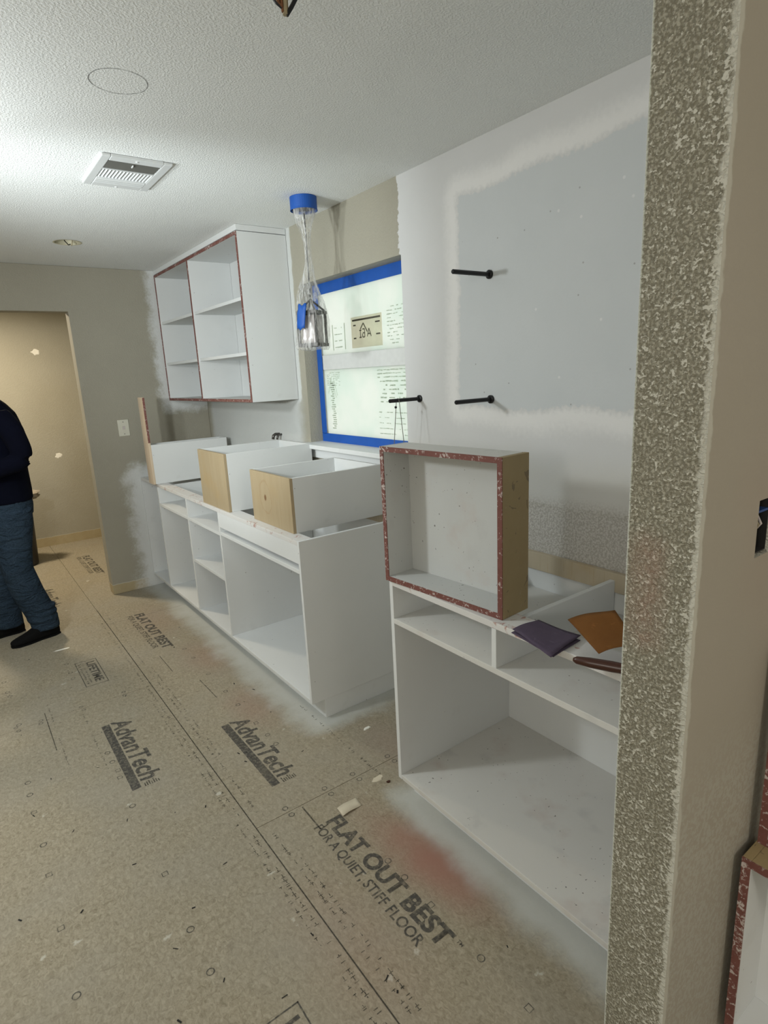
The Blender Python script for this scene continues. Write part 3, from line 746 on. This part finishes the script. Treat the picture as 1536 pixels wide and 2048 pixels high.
# ------------------------------------------------------------------ ceiling marks, opening, wires
mb = MB(); n = 64; vs = []
for k in range(n):
    tt = 2*PI*k/n; jr = .0006*math.sin(5*tt)
    for rd in (.0762+jr, .0784+jr): vs.append((.560+rd*math.cos(tt), 1.945+rd*math.sin(tt)*.97, H-.0006))
mb.add(vs, [(2*k, 2*k+1, 2*((k+1) % n)+1, 2*((k+1) % n)) for k in range(n)])
mb.build('pencil_circle', 'pencil', ceiling)

cn = thing('recessed_light_can', 'open recessed light hole with loose wires in the ceiling near the back wall', 'light fitting', (HC[0], HC[1], H))
MB().rings([[(rd*math.cos(2*PI*k/32), rd*math.sin(2*PI*k/32), z) for k in range(32)] for rd, z in ((HR-.001, .0), (HR-.001, .13))], cap=False).build('housing', 'can', cn, smooth=True)
MB().lathe([(HR-.002, .128), (HR-.002, .131)], 32).build('housing_top', 'cork', cn)
MB().rings([[(rd*math.cos(2*PI*k/32), rd*math.sin(2*PI*k/32), z) for k in range(32)] for rd, z in ((HR+.004, -.0015), (HR-.004, -.0015), (HR-.004, .002))], cap=False).build('trim_ring', 'can', cn)
MB().tube([(-.03, .03, .12), (-.035, -.02, .05), (-.02, -.035, 0), (0, -.02, -.018), (.012, -.015, -.012)], .003, 6).build('wire', 'black', cn)
MB().tube([(.02, .03, .12), (.03, -.02, .04), (.02, -.03, -.005), (.016, -.02, -.022)], .0025, 6).build('wire', 'wiretan', cn)
WX, WY_ = .716, 1.255
wr = thing('ceiling_wires', 'bundle of bare electrical wires hanging from the ceiling at the top edge', 'wires', (WX, WY_, H))
MB().lathe([(.052, -.004), (.052, -.0005)], 28).build('junction_cover', 'cork', wr)
tipz = -.098
MB().tube([(-.055, .02, -.002), (-.045, .010, -.045), (-.016, .003, -.080), (-.004, 0, tipz+.01)], .0026, 6).build('wire', 'black', wr)
MB().tube([(.035, -.02, -.002), (.030, -.016, -.055), (.014, -.006, -.083), (.004, 0, tipz)], .0045, 6).build('wire', 'black', wr)
MB().tube([(.006, 0, -.002), (.005, 0, -.05), (.002, 0, tipz)], .006, 6).build('wire', 'wiretan', wr)
MB().tube([(-.006, .004, -.002), (-.007, .003, -.05), (-.003, 0, tipz+.004)], .0035, 6).build('wire', 'copper', wr)
MB().tube([(-.012, .006, -.06), (-.010, .003, -.08), (-.004, 0, tipz+.012)], .004, 6).build('wire', 'copper', wr)

# ------------------------------------------------------------------ switch plate, electrical box, pipes
sp = thing('wall_plate', 'cream wall plate on the greige wall beside the doorway', 'wall plate', (1.092, YB, 1.292))
bx('plate', 'cream', sp, -.040, .040, -.006, -.0003, -.062, .062, .003)
bx('jack', 'candle', sp, -.009, .009, -.009, -.006, -.012, .014, .001)
for z in (-.045, .045): MB().tube([(0, -.006, z), (0, -.0075, z)], .0035, 10).build('screw', 'chrome', sp)
eb = thing('electrical_box', 'open electrical box with loose wires cut into the partition wall', 'electrical box', ((OX0+OX1)/2, YP0+.03, (OZ0+OZ1)/2))
hx, hz = (OX1-OX0)/2-.003, (OZ1-OZ0)/2-.004
bx('back', 'dark', eb, -hx, hx, .024, .027, -hz, hz, 0)
bx('side', 'dark', eb, -hx, -hx+.002, -.024, .024, -hz, hz, 0); bx('side', 'dark', eb, hx-.002, hx, -.024, .024, -hz, hz, 0)
bx('side', 'bluebox', eb, -hx+.002, hx-.002, -.024, .024, hz-.022, hz-.018, 0); bx('side', 'dark', eb, -hx+.002, hx-.002, -.024, .024, -hz, -hz+.002, 0)
for k in range(3): MB().tube([(-.015+k*.012, .02, -.01), (-.018+k*.014, -.015, -.022+k*.008), (-.01+k*.01, -.020, .002), (-.02+k*.016, -.01, .02)], .0022, 6).build('wire', ['black', 'wiretan', 'candle'][k], eb)
pp = thing('pipe_stub', 'small dark pipe stub poking from the wall behind the middle drawer box', 'pipe', (XW, 3.585, 1.235))
MB().tube([(0, 0, .01), (-.03, 0, .012), (-.045, 0, .004), (-.05, 0, -.02)], .010, 10).build('pipe', 'chrome', pp, smooth=True)
MB().tube([(0, -.03, .01), (-.022, -.03, .008), (-.034, -.03, -.008), (-.036, -.03, -.02)], .007, 10).build('valve', 'chrome', pp, smooth=True)

# ------------------------------------------------------------------ sandpaper and brush on the near cabinet
def sheet(name, label, pts, mat, cat='sandpaper', grp=None, th=.0012, curl=.004):
    # pts: four corners (a,b,c,d) bilinear, slightly curled
    a, b, c, d = [Vector(p) for p in pts]; n = 10; vs = []
    up = (b-a).cross(d-a).normalized()
    if up.z < 0: up = -up
    for i in range(n+1):
        for j in range(n+1):
            u, v = i/n, j/n
            p = a*(1-u)*(1-v)+b*u*(1-v)+c*u*v+d*(1-u)*v
            vs.append(p+up*(curl*(math.sin(u*PI*1.3+.4)+.6*math.sin(v*5+u*2))))
    fs = [(i*(n+1)+j, i*(n+1)+j+1, (i+1)*(n+1)+j+1, (i+1)*(n+1)+j) for i in range(n) for j in range(n)]
    o = MB().add(vs, fs).build(name, mat, None, smooth=True); so = o.modifiers.new('thick', 'SOLIDIFY'); so.thickness = th; so.offset = -1
    return tag(o, label, cat, grp)
zt_ = ZB+.0095
sheet('sandpaper_sheet', 'purple sandpaper sheet lying on the near cabinet rail, upper of two', [(1.146, 1.014, zt_), (1.250, 1.010, zt_), (1.246, .868, zt_+.004), (1.098, .848, zt_-.002)], 'purple', grp='purple sandpaper sheets', curl=.003)
sheet('sandpaper_sheet', 'lower purple sandpaper sheet peeping out under the upper one', [(1.138, 1.012, ZB+.0035), (1.240, 1.008, ZB+.0035), (1.236, .862, ZB+.0035), (1.110, .850, ZB+.0030)], 'purple', grp='purple sandpaper sheets', curl=.001)
sheet('sandpaper_sheet', 'brown sandpaper sheet leaning on the brush handle beside the wall end', [(1.228, .895, .950), (1.272, .790, 1.000), (1.212, .690, .965), (1.152, .752, .934)], 'brown', curl=.006)
br = thing('paint_brush', 'dark wooden brush handle sticking out from behind the rough wall end', 'brush', (1.170, .668, ZB+.0165), math.radians(27))
MB().tube([(0, .138, .003), (0, .130, .003), (0, .10, .002), (0, .05, .001), (0, .01, 0), (0, -.01, 0)], [.004, .009, .0120, .0130, .0115, .0155], 12).build('handle', 'handle', br, smooth=True)
bx('ferrule', 'chrome', br, -.024, .024, -.052, -.010, -.010, .012, .003)
bx('bristles', 'wiretan', br, -.025, .025, -.100, -.052, -.009, .010, .004)

# ------------------------------------------------------------------ scraps on the floor
tp = MB(); n = 8; vs = []
for i in range(n+1):
    u = i/n
    for j, v in enumerate((0, 1)):
        x = .938+u*.092+.006*math.sin(v*7+i*2.3)*(1 if i in (0, n) else 0); y = 1.655+v*.047+u*.006
        vs.append((x, y, .004+.003*math.sin(u*5)+.002*v))
tp.add(vs, [(2*i, 2*i+1, 2*i+3, 2*i+2) for i in range(n)])
o = tp.build('tape_scrap', 'tapecream', None, smooth=True); so = o.modifiers.new('thick', 'SOLIDIFY'); so.thickness = .001
tag(o, 'scrap of cream masking tape lying on the floor near the bold lettering', 'tape scrap')
o = blob('plaster_chip', 'spackle', None, (1.330, 2.060, .0008), .022, .010, 'z', 11, .004); tag(o, 'white plaster chip on the floor between the two base cabinets', 'plaster chip')
o = blob('plaster_chip', 'tapecream', None, (1.165, 1.745, .0008), .030, .018, 'z', 12, .003); tag(o, 'torn cream chip on the floor by the corner of the near cabinet', 'plaster chip')
o = blob('plaster_chip', 'spackle', None, (.345, 4.03, .0008), .055, .012, 'z', 16, .001); tag(o, 'thin white plaster smear on the floor beside the black shoes', 'plaster chip')
o = blob('wood_chip', 'handle', None, (1.185, 1.70, .0008), .010, .007, 'z', 19, .004); tag(o, 'tiny dark wood chip on the floor by the corner of the near cabinet', 'wood chip')
o = blob('shim', 'handle', None, (1.30, 3.86, ZT+t+.0006), .012, .022, 'z', 21, .004); tag(o, 'small dark scrap on the bottom of the long cabinet', 'scrap')

# ------------------------------------------------------------------ print on the floor boards
ZI = .0009
def text_mesh(body, size, shear=0.0, bold=0.0, spacing=1.0):
    c = bpy.data.curves.new('txt', 'FONT'); c.body = body; c.size = size; c.shear = shear; c.offset = bold; c.space_character = spacing
    c.resolution_u = 4
    ob = bpy.data.objects.new('txt', c); COL.objects.link(ob); bpy.context.view_layer.update()
    me = bpy.data.meshes.new_from_object(ob.evaluated_get(bpy.context.evaluated_depsgraph_get()))
    COL.objects.unlink(ob); bpy.data.objects.remove(ob); return me
def stamp(body, x_base, y_start, y_end, cap, mat='ink', shear=0.0, bold=0.0, name='printed_lettering'):
    me = text_mesh(body, 1.0, shear, bold)
    xs = [v.co.x for v in me.vertices]; ys = [v.co.y for v in me.vertices]
    w0, w1 = min(xs), max(xs); h1 = .70
    sx = (y_start-y_end)/(w1-w0); sy = cap/h1
    for v in me.vertices:
        px, py = (v.co.x-w0)*sx, v.co.y*sy
        v.co = (x_base+py, y_start-px, ZI)
    me.materials.clear(); me.materials.append(M[mat])
    return link(bpy.data.objects.new(name, me), floor)
def bar(x0, x1, y0, y1, mat='ink', name='printed_bar', n=10):
    mb = MB()
    return mb.quad((x0, y0, ZI), (x1, y0, ZI), (x1, y1, ZI), (x0, y1, ZI)).build(name, mat, floor)
def frame(x0, x1, y0, y1, w=.004, mat='ink'):
    mb = MB()
    for a in ((x0, x1, y0, y0+w), (x0, x1, y1-w, y1), (x0, x0+w, y0, y1), (x1-w, x1, y0, y1)):
        mb.quad((a[0], a[2], ZI), (a[1], a[2], ZI), (a[1], a[3], ZI), (a[0], a[3], ZI))
    mb.build('printed_frame', mat, floor)
rs = random.Random(9)
def scribble(mb, x, y0, y1, h, gap=.25):      # unreadable rows of small print
    y = y0
    while y > y1:
        wd = rs.uniform(.004, .014)
        if rs.random() > gap:
            xa = x+rs.uniform(-.15, .15)*h
            k = rs.random()
            if k < .5: mb.quad((xa, y, ZI), (xa, y-.0025, ZI), (xa+h, y-.0025, ZI), (xa+h, y, ZI))
            if k > .3: mb.quad((xa+h*.4, y, ZI), (xa+h*.4, y-wd, ZI), (xa+h*.62, y-wd, ZI), (xa+h*.62, y, ZI))
            if k > .7: mb.quad((xa, y-wd, ZI), (xa, y-wd-.0025, ZI), (xa+h, y-wd-.0025, ZI), (xa+h, y-wd, ZI))
        y -= wd+rs.uniform(.002, .006)
def logo(x, y0, y1, mat='ink'):
    stamp('AdvanTech', x+.046, y0, y1+.035, .082, mat, .16, .026)
    bar(x, x+.036, y1, y0-.01, mat)
    mb = MB()
    for k in range(7):
        a = rs.uniform(0, .05); mb.quad((x+.05+k*.009, y1+.03-a*.4, ZI), (x+.05+k*.009, y1-.005, ZI), (x+.055+k*.009, y1-.005, ZI), (x+.055+k*.009, y1+.03-a*.4, ZI))
    mb.build('printed_flourish', 'inkfaint', floor)
logo(.352, 2.925, 2.330); logo(.806, 2.540, 1.980)
logo(.350, 5.42, 4.90, 'inkfaint')
def slogan(x, y0, y1, mat='ink', mat2='ink'):
    stamp('FLAT OUT BEST', x, y0, y1, .060, mat, 0, .040)
    stamp('TM', x+.048, y1-.012, y1-.035, .012, mat, 0, .01)
    stamp('FOR A QUIET, STIFF FLOOR', x-.052, y0-.0, y1+.045, .036, mat2, 0, .016)
slogan(.876, 1.675, 1.040); slogan(.852, 4.300, 3.590, 'ink', 'inkfaint'); slogan(.85, 6.25, 5.55, 'inkfaint', 'inkfaint')
def life(x, y0, y1):
    frame(x, x+.118, y1, y0, .0042)
    stamp('LIFETIME', x+.058, y0-.030, y1+.035, .044, 'ink', 0, .028)
    mb = MB(); scribble(mb, x+.030, y0-.03, y1+.04, .014, .1); scribble(mb, x+.012, y0-.03, y1+.04, .013, .1); mb.build('small_print', 'ink', floor)
life(.371, 3.750, 3.392); life(.366, 1.168, .810)
mb = MB()
for x, y0, y1, h in ((.628, 4.3, .95, .014), (.606, 3.0, .95, .010), (.692, 4.5, .95, .012), (.716, 3.4, 2.3, .010), (.716, 1.6, .95, .012), (.30, 3.10, 2.55, .011), (.17, 3.35, 2.6, .009), (1.18, 2.45, 1.75, .013)):
    scribble(mb, x, y0, y1, h, .45)
mb.build('small_print', 'inkfaint', floor)
# dark scuffed lines where the boards meet, printed rulers
mb = MB()
def streak(x0, y0, x1, y1, w): 
    d = Vector((x1-x0, y1-y0, 0)); n = Vector((-d.y, d.x, 0)).normalized()*w/2; p, q = Vector((x0, y0, ZI)), Vector((x1, y1, ZI)); mb.quad(p+n, q+n, q-n, p-n)
streak(.6615, 4.6, .659, .95, .0045); streak(.886, 3.05, .89, 2.80, .004); streak(.80, 3.5, .80, 3.25, .004); streak(.845, 1.80, .842, 1.655, .006); streak(.842, 1.655, .875, 1.66, .006)
streak(.15, 3.25, .15, 2.85, .004)
mb.build('printed_line', 'inkfaint', floor)
# round and square fastener marks
mb = MB(); r = random.Random(12)
def ring(x, y, rad, sq=False, w=.0032):
    n = 4 if sq else 14; a0 = PI/4 if sq else 0; vs = []
    for k in range(n):
        tt = a0+2*PI*k/n
        for q in (rad-w/2, rad+w/2): vs.append((x+q*math.cos(tt), y+q*math.sin(tt), ZI+.0001))
    mb.add(vs, [(2*k, 2*k+1, 2*((k+1) % n)+1, 2*((k+1) % n)) for k in range(n)])
for y in (3.19, 3.15):
    for x in (.02, .12, .33, .53): ring(x+r.uniform(-.02, .02), y+r.uniform(-.01, .01), .0085)
for x in (.79, .965, 1.10, 1.28):
    ring(x, 1.835, .010); ring(x+.004, 1.79, .010)
PXS = [(236, 1541, 1), (87, 1690, 0), (98, 1750, 1), (330, 1748, 1), (381, 1859, 0), (421, 1944, 0), (122, 1857, 1), (153, 1992, 0), (265, 1612, 0), (962, 1917, 0), (1058, 2017, 1), (862, 1810, 1), (809, 1755, 0), (776, 1722, 0), (512, 1446, 1), (535, 1470, 0), (552, 1488, 0), (476, 1410, 0), (451, 1383, 0), (417, 1348, 0), (387, 1316, 0), (369, 1298, 0), (56, 1566, 0), (60, 1590, 0), (68, 1625, 1), (38, 1450, 0), (215, 1506, 0), (225, 1524, 0), (240, 1555, 1), (133, 1329, 0), (141, 1346, 0), (146, 1357, 0), (8, 1365, 0), (15, 1385, 0), (20, 1393, 0)]
def floor_at(px, py):
    m = cam.matrix_world; d = m.to_3x3() @ Vector(((px-768)/F_PX, (1024-py)/F_PX, -1)); k = -CAM_H/d.z
    return d.x*k, d.y*k
for px, py, sq in PXS:
    x, y = floor_at(px, py); ring(x, y, .0105 if not sq else .0125, bool(sq))
tag(mb.build('fastener_marks', 'ink', floor), kind='stuff')
# dark flecks
mb = MB()
for k in range(46):
    x, y = r.uniform(-.2, 1.1), r.uniform(.9, 4.2); a = r.uniform(0, PI); l, w_ = r.uniform(.002, .009), r.uniform(.0012, .003)
    d = Vector((math.cos(a), math.sin(a), 0))*l; n_ = Vector((-math.sin(a), math.cos(a), 0))*w_; p = Vector((x, y, ZI+.0002)); mb.quad(p-d-n_, p+d-n_, p+d+n_, p-d+n_)
tag(mb.build('dark_flecks', 'dark', floor), kind='stuff')

# ------------------------------------------------------------------ bin in the hall
tb = thing('trash_bin', 'tall dark trash bin standing in the hallway behind the person', 'bin', (.345, 6.36, 0))
MB().lathe([(.145, .001), (.150, .02), (.176, .57), (.183, .575), (.183, .60), (.170, .60), (.164, .57), (.14, .03), (.02, .03)], 28).build('body', 'bin', tb, smooth=True)
def crumple(name, label, mat, c, rad, seed, cat):
    bm = bmesh.new(); bmesh.ops.create_icosphere(bm, subdivisions=3, radius=1); rq = random.Random(seed)
    for v in bm.verts:
        q = 1+rq.uniform(-.28, .22); v.co = Vector((v.co.x*rad[0]*q, v.co.y*rad[1]*q, v.co.z*rad[2]*q))
    me = bpy.data.meshes.new(name); bm.to_mesh(me); bm.free(); me.materials.append(M[mat]); o = bpy.data.objects.new(name, me); o.location = c; link(o)
    return tag(o, label, cat)
crumple('crumpled_plastic', 'crumpled grey plastic heaped on top of the dark bin', 'trash', (.475, 6.30, .668), (.12, .10, .050), 3, 'rubbish')
crumple('crumpled_paper', 'small pale crumpled wad on top of the dark bin', 'cap', (.435, 6.28, .772), (.050, .05, .035), 8, 'rubbish')

# ------------------------------------------------------------------ person, seen from the side, facing left
def loft(mb, secs, seg=18):     # secs: (centre, half depth along x, half width along y, optional axis dir)
    rings = []
    for i, (c, rx, ry) in enumerate(secs):
        rings.append([(c[0]+rx*math.cos(2*PI*k/seg), c[1]+ry*math.sin(2*PI*k/seg), c[2]) for k in range(seg)])
    mb.rings(rings); return mb
def remeshed(mb, name, mat, parent, vox=.011, it=6):
    o = mb.build(name, mat, parent, smooth=True)
    rm = o.modifiers.new('remesh', 'REMESH'); rm.mode = 'VOXEL'; rm.voxel_size = vox; rm.use_smooth_shade = True
    sm = o.modifiers.new('smooth', 'SMOOTH'); sm.factor = .5; sm.iterations = it
    return o
P0 = Vector((.215, 4.42, 0))
body = MB()
# local coordinates: x forward is -x (world), y = 0 mid-line; near (left) side is -y
NL, FL = -.105, .115      # near / far hip offsets
# neck, head, forearms, hands, trunk core, legs core
loft(body, [((.02, 0, .92), .09, .13), ((.02, 0, 1.15), .09, .13), ((.035, 0, 1.40), .09, .15), ((.01, 0, 1.52), .06, .07), ((-.02, 0, 1.58), .05, .055), ((-.05, 0, 1.64), .05, .052)], 16)
loft(body, [((-.075, 0, 1.60), .045, .045), ((-.085, 0, 1.63), .075, .062), ((-.085, 0, 1.68), .092, .072), ((-.080, 0, 1.735), .098, .077), ((-.075, 0, 1.79), .090, .072), ((-.07, 0, 1.825), .062, .052), ((-.07, 0, 1.84), .02, .02)], 20)
body.tube([(-.175, 0, 1.715), (-.200, 0, 1.690), (-.185, 0, 1.682)], [.008, .013, .010], 8)      # nose
body.tube([(-.155, -.022, 1.650), (-.168, 0, 1.648), (-.155, .022, 1.650)], .007, 6)            # mouth
for sy in (-1, 1):
    body.tube([(-.07, sy*.074, 1.735), (-.055, sy*.086, 1.715), (-.07, sy*.078, 1.685)], [.010, .014, .008], 8)  # ear
    body.tube([(-.160, sy*.030, 1.722), (-.168, sy*.030, 1.722)], [.012, .006], 8)               # eye
    ex = .10 if sy < 0 else .06
    hx_, hy_, hz_ = -.28, sy*.12, 1.13
    body.tube([(.09, sy*.255, 1.19), (-.02, sy*.235, 1.155), (-.13, sy*.19, 1.135), (-.20, sy*.15, 1.125)], [.036, .034, .030, .027], 10)     # forearm
    body.tube([(-.20, sy*.15, 1.125), (-.235, sy*.135, 1.125), (-.275, sy*.12, 1.128)], [.030, .036, .030], 10)  # palm
    for k in range(4):
        z = 1.150-k*.018; ln = (.062, .072, .068, .054)[k]
        body.tube([(-.272, sy*.122, z), (-.272-ln*.45, sy*.10, z-.002), (-.272-ln*.7, sy*.075, z-.004), (-.272-ln*.6, sy*.055, z-.006)], [.0095, .009, .008, .007], 7)
    body.tube([(-.225, sy*.13, 1.150), (-.250, sy*.112, 1.170), (-.280, sy*.09, 1.172)], [.012, .010, .008], 7)
for (hy, ax, ay, kx) in ((NL, .085, -.085, -.015), (FL, -.10, .13, -.09)):
    body.tube([(.02, hy, .92), (kx, hy*1.05, .50), (ax, ay, .10), (ax-.01, ay, .06)], [.066, .050, .036, .038], 12)
    body.tube([(ax+.02, ay, .040), (ax-.06, ay, .034), (ax-.13, ay-.008, .026)], [.026, .026, .016], 10)
person = remeshed(body, 'person', 'skin', None, .0085, 3); person.location = P0
tag(person, 'person in a navy shirt and blue jeans standing with bent arms by the doorway', 'person')
# shirt
shm = MB()
loft(shm, [((.015, 0, .925), .150, .190), ((.015, 0, 1.00), .152, .190), ((.02, 0, 1.12), .145, .185), ((.035, 0, 1.28), .138, .195), ((.050, 0, 1.40), .125, .205), ((.050, 0, 1.475), .105, .175), ((.030, 0, 1.535), .082, .105), ((.000, 0, 1.580), .064, .070)], 28)
for sy in (-1, 1):
    shm.tube([(.05, sy*.165, 1.465), (.095, sy*.225, 1.38), (.125, sy*.262, 1.26), (.128, sy*.265, 1.215)], [.068, .069, .060, .055], 14)
    shm.tube([(.128, sy*.265, 1.215), (.10, sy*.258, 1.19), (-.02, sy*.235, 1.155), (-.13, sy*.19, 1.135), (-.205, sy*.150, 1.126)], [.055, .057, .054, .050, .046], 14)
shirt = remeshed(shm, 'shirt', 'navy', person, .0115, 5)
# jeans
je = MB()
loft(je, [((.02, 0, 1.00), .126, .176), ((.022, 0, .90), .138, .190), ((.022, 0, .83), .128, .186)], 28)
loft(je, [((.025, NL, .88), .115, .100), ((.018, NL-.002, .78), .112, .098), ((.000, NL-.002, .62), .098, .088), ((-.006, NL, .50), .090, .082), ((.025, NL+.006, .34), .094, .080), ((.068, NL+.018, .20), .092, .078), ((.088, -.085, .115), .085, .076), ((.092, -.083, .060), .083, .074)], 22)
loft(je, [((.01, FL, .88), .112, .100), ((-.02, FL, .75), .108, .096), ((-.075, FL, .58), .096, .088), ((-.095, FL, .48), .090, .082), ((-.105, FL+.006, .32), .090, .080), ((-.105, .128, .18), .088, .078), ((-.10, .13, .060), .085, .076)], 22)
for zz, rx in ((.14, .094), (.175, .095), (.215, .092)): loft(je, [((.080, -.087, zz-.012), rx-.008, .078), ((.082, -.087, zz), rx, .084), ((.080, -.087, zz+.012), rx-.006, .078)], 22)
jeans = remeshed(je, 'jeans', 'denim', person, .0105, 2)
# cuff edge and shoes
def shoe(ax, ay, yaw):
    mb = MB(); secs = []
    for u, w_, h_, z0 in ((0.0, .012, .055, .004), (.02, .038, .100, .002), (.07, .043, .118, .0), (.13, .044, .105, .0), (.19, .047, .066, .0), (.245, .046, .050, .002), (.285, .034, .036, .006), (.302, .010, .022, .012)):
        ring_ = []
        for k in range(14):
            tt = 2*PI*k/14; c, s_ = math.cos(tt), math.sin(tt)
            ring_.append((.112-u, w_*math.copysign(abs(c)**.7, c), z0+h_/2+h_/2*math.copysign(abs(s_)**.6, s_)))
        secs.append(ring_)
    mb.rings(secs)
    o = mb.build('shoe', 'shoe', person, smooth=True); o.location = (ax, ay, .0015); o.rotation_euler = (0, 0, yaw)
    so_ = MB().rings([[(.108-u, w_*sg_, z_) for u, w_, sg_ in [(0, .02, 1), (.04, .038, 1), (.12, .036, 1), (.2, .046, 1), (.26, .042, 1), (.295, .015, 1), (.295, .015, -1), (.26, .042, -1), (.2, .046, -1), (.12, .036, -1), (.04, .038, -1), (0, .02, -1)]] for z_ in (-.001, .010)]).build('sole', 'shoe', o)
    sb = o.modifiers.new('sub', 'SUBSURF'); sb.levels = 1; sb.render_levels = 1
    return o
shoe(.060, -.098, math.radians(13)); shoe(-.125, .135, math.radians(6))
ha = MB(); loft(ha, [((-.045, 0, 1.655), .055, .068), ((-.04, 0, 1.70), .074, .082), ((-.055, 0, 1.755), .092, .086), ((-.068, 0, 1.80), .098, .082), ((-.07, 0, 1.838), .070, .058), ((-.07, 0, 1.852), .02, .02)], 20)
remeshed(ha, 'hair', 'hair', person, .009, 3)
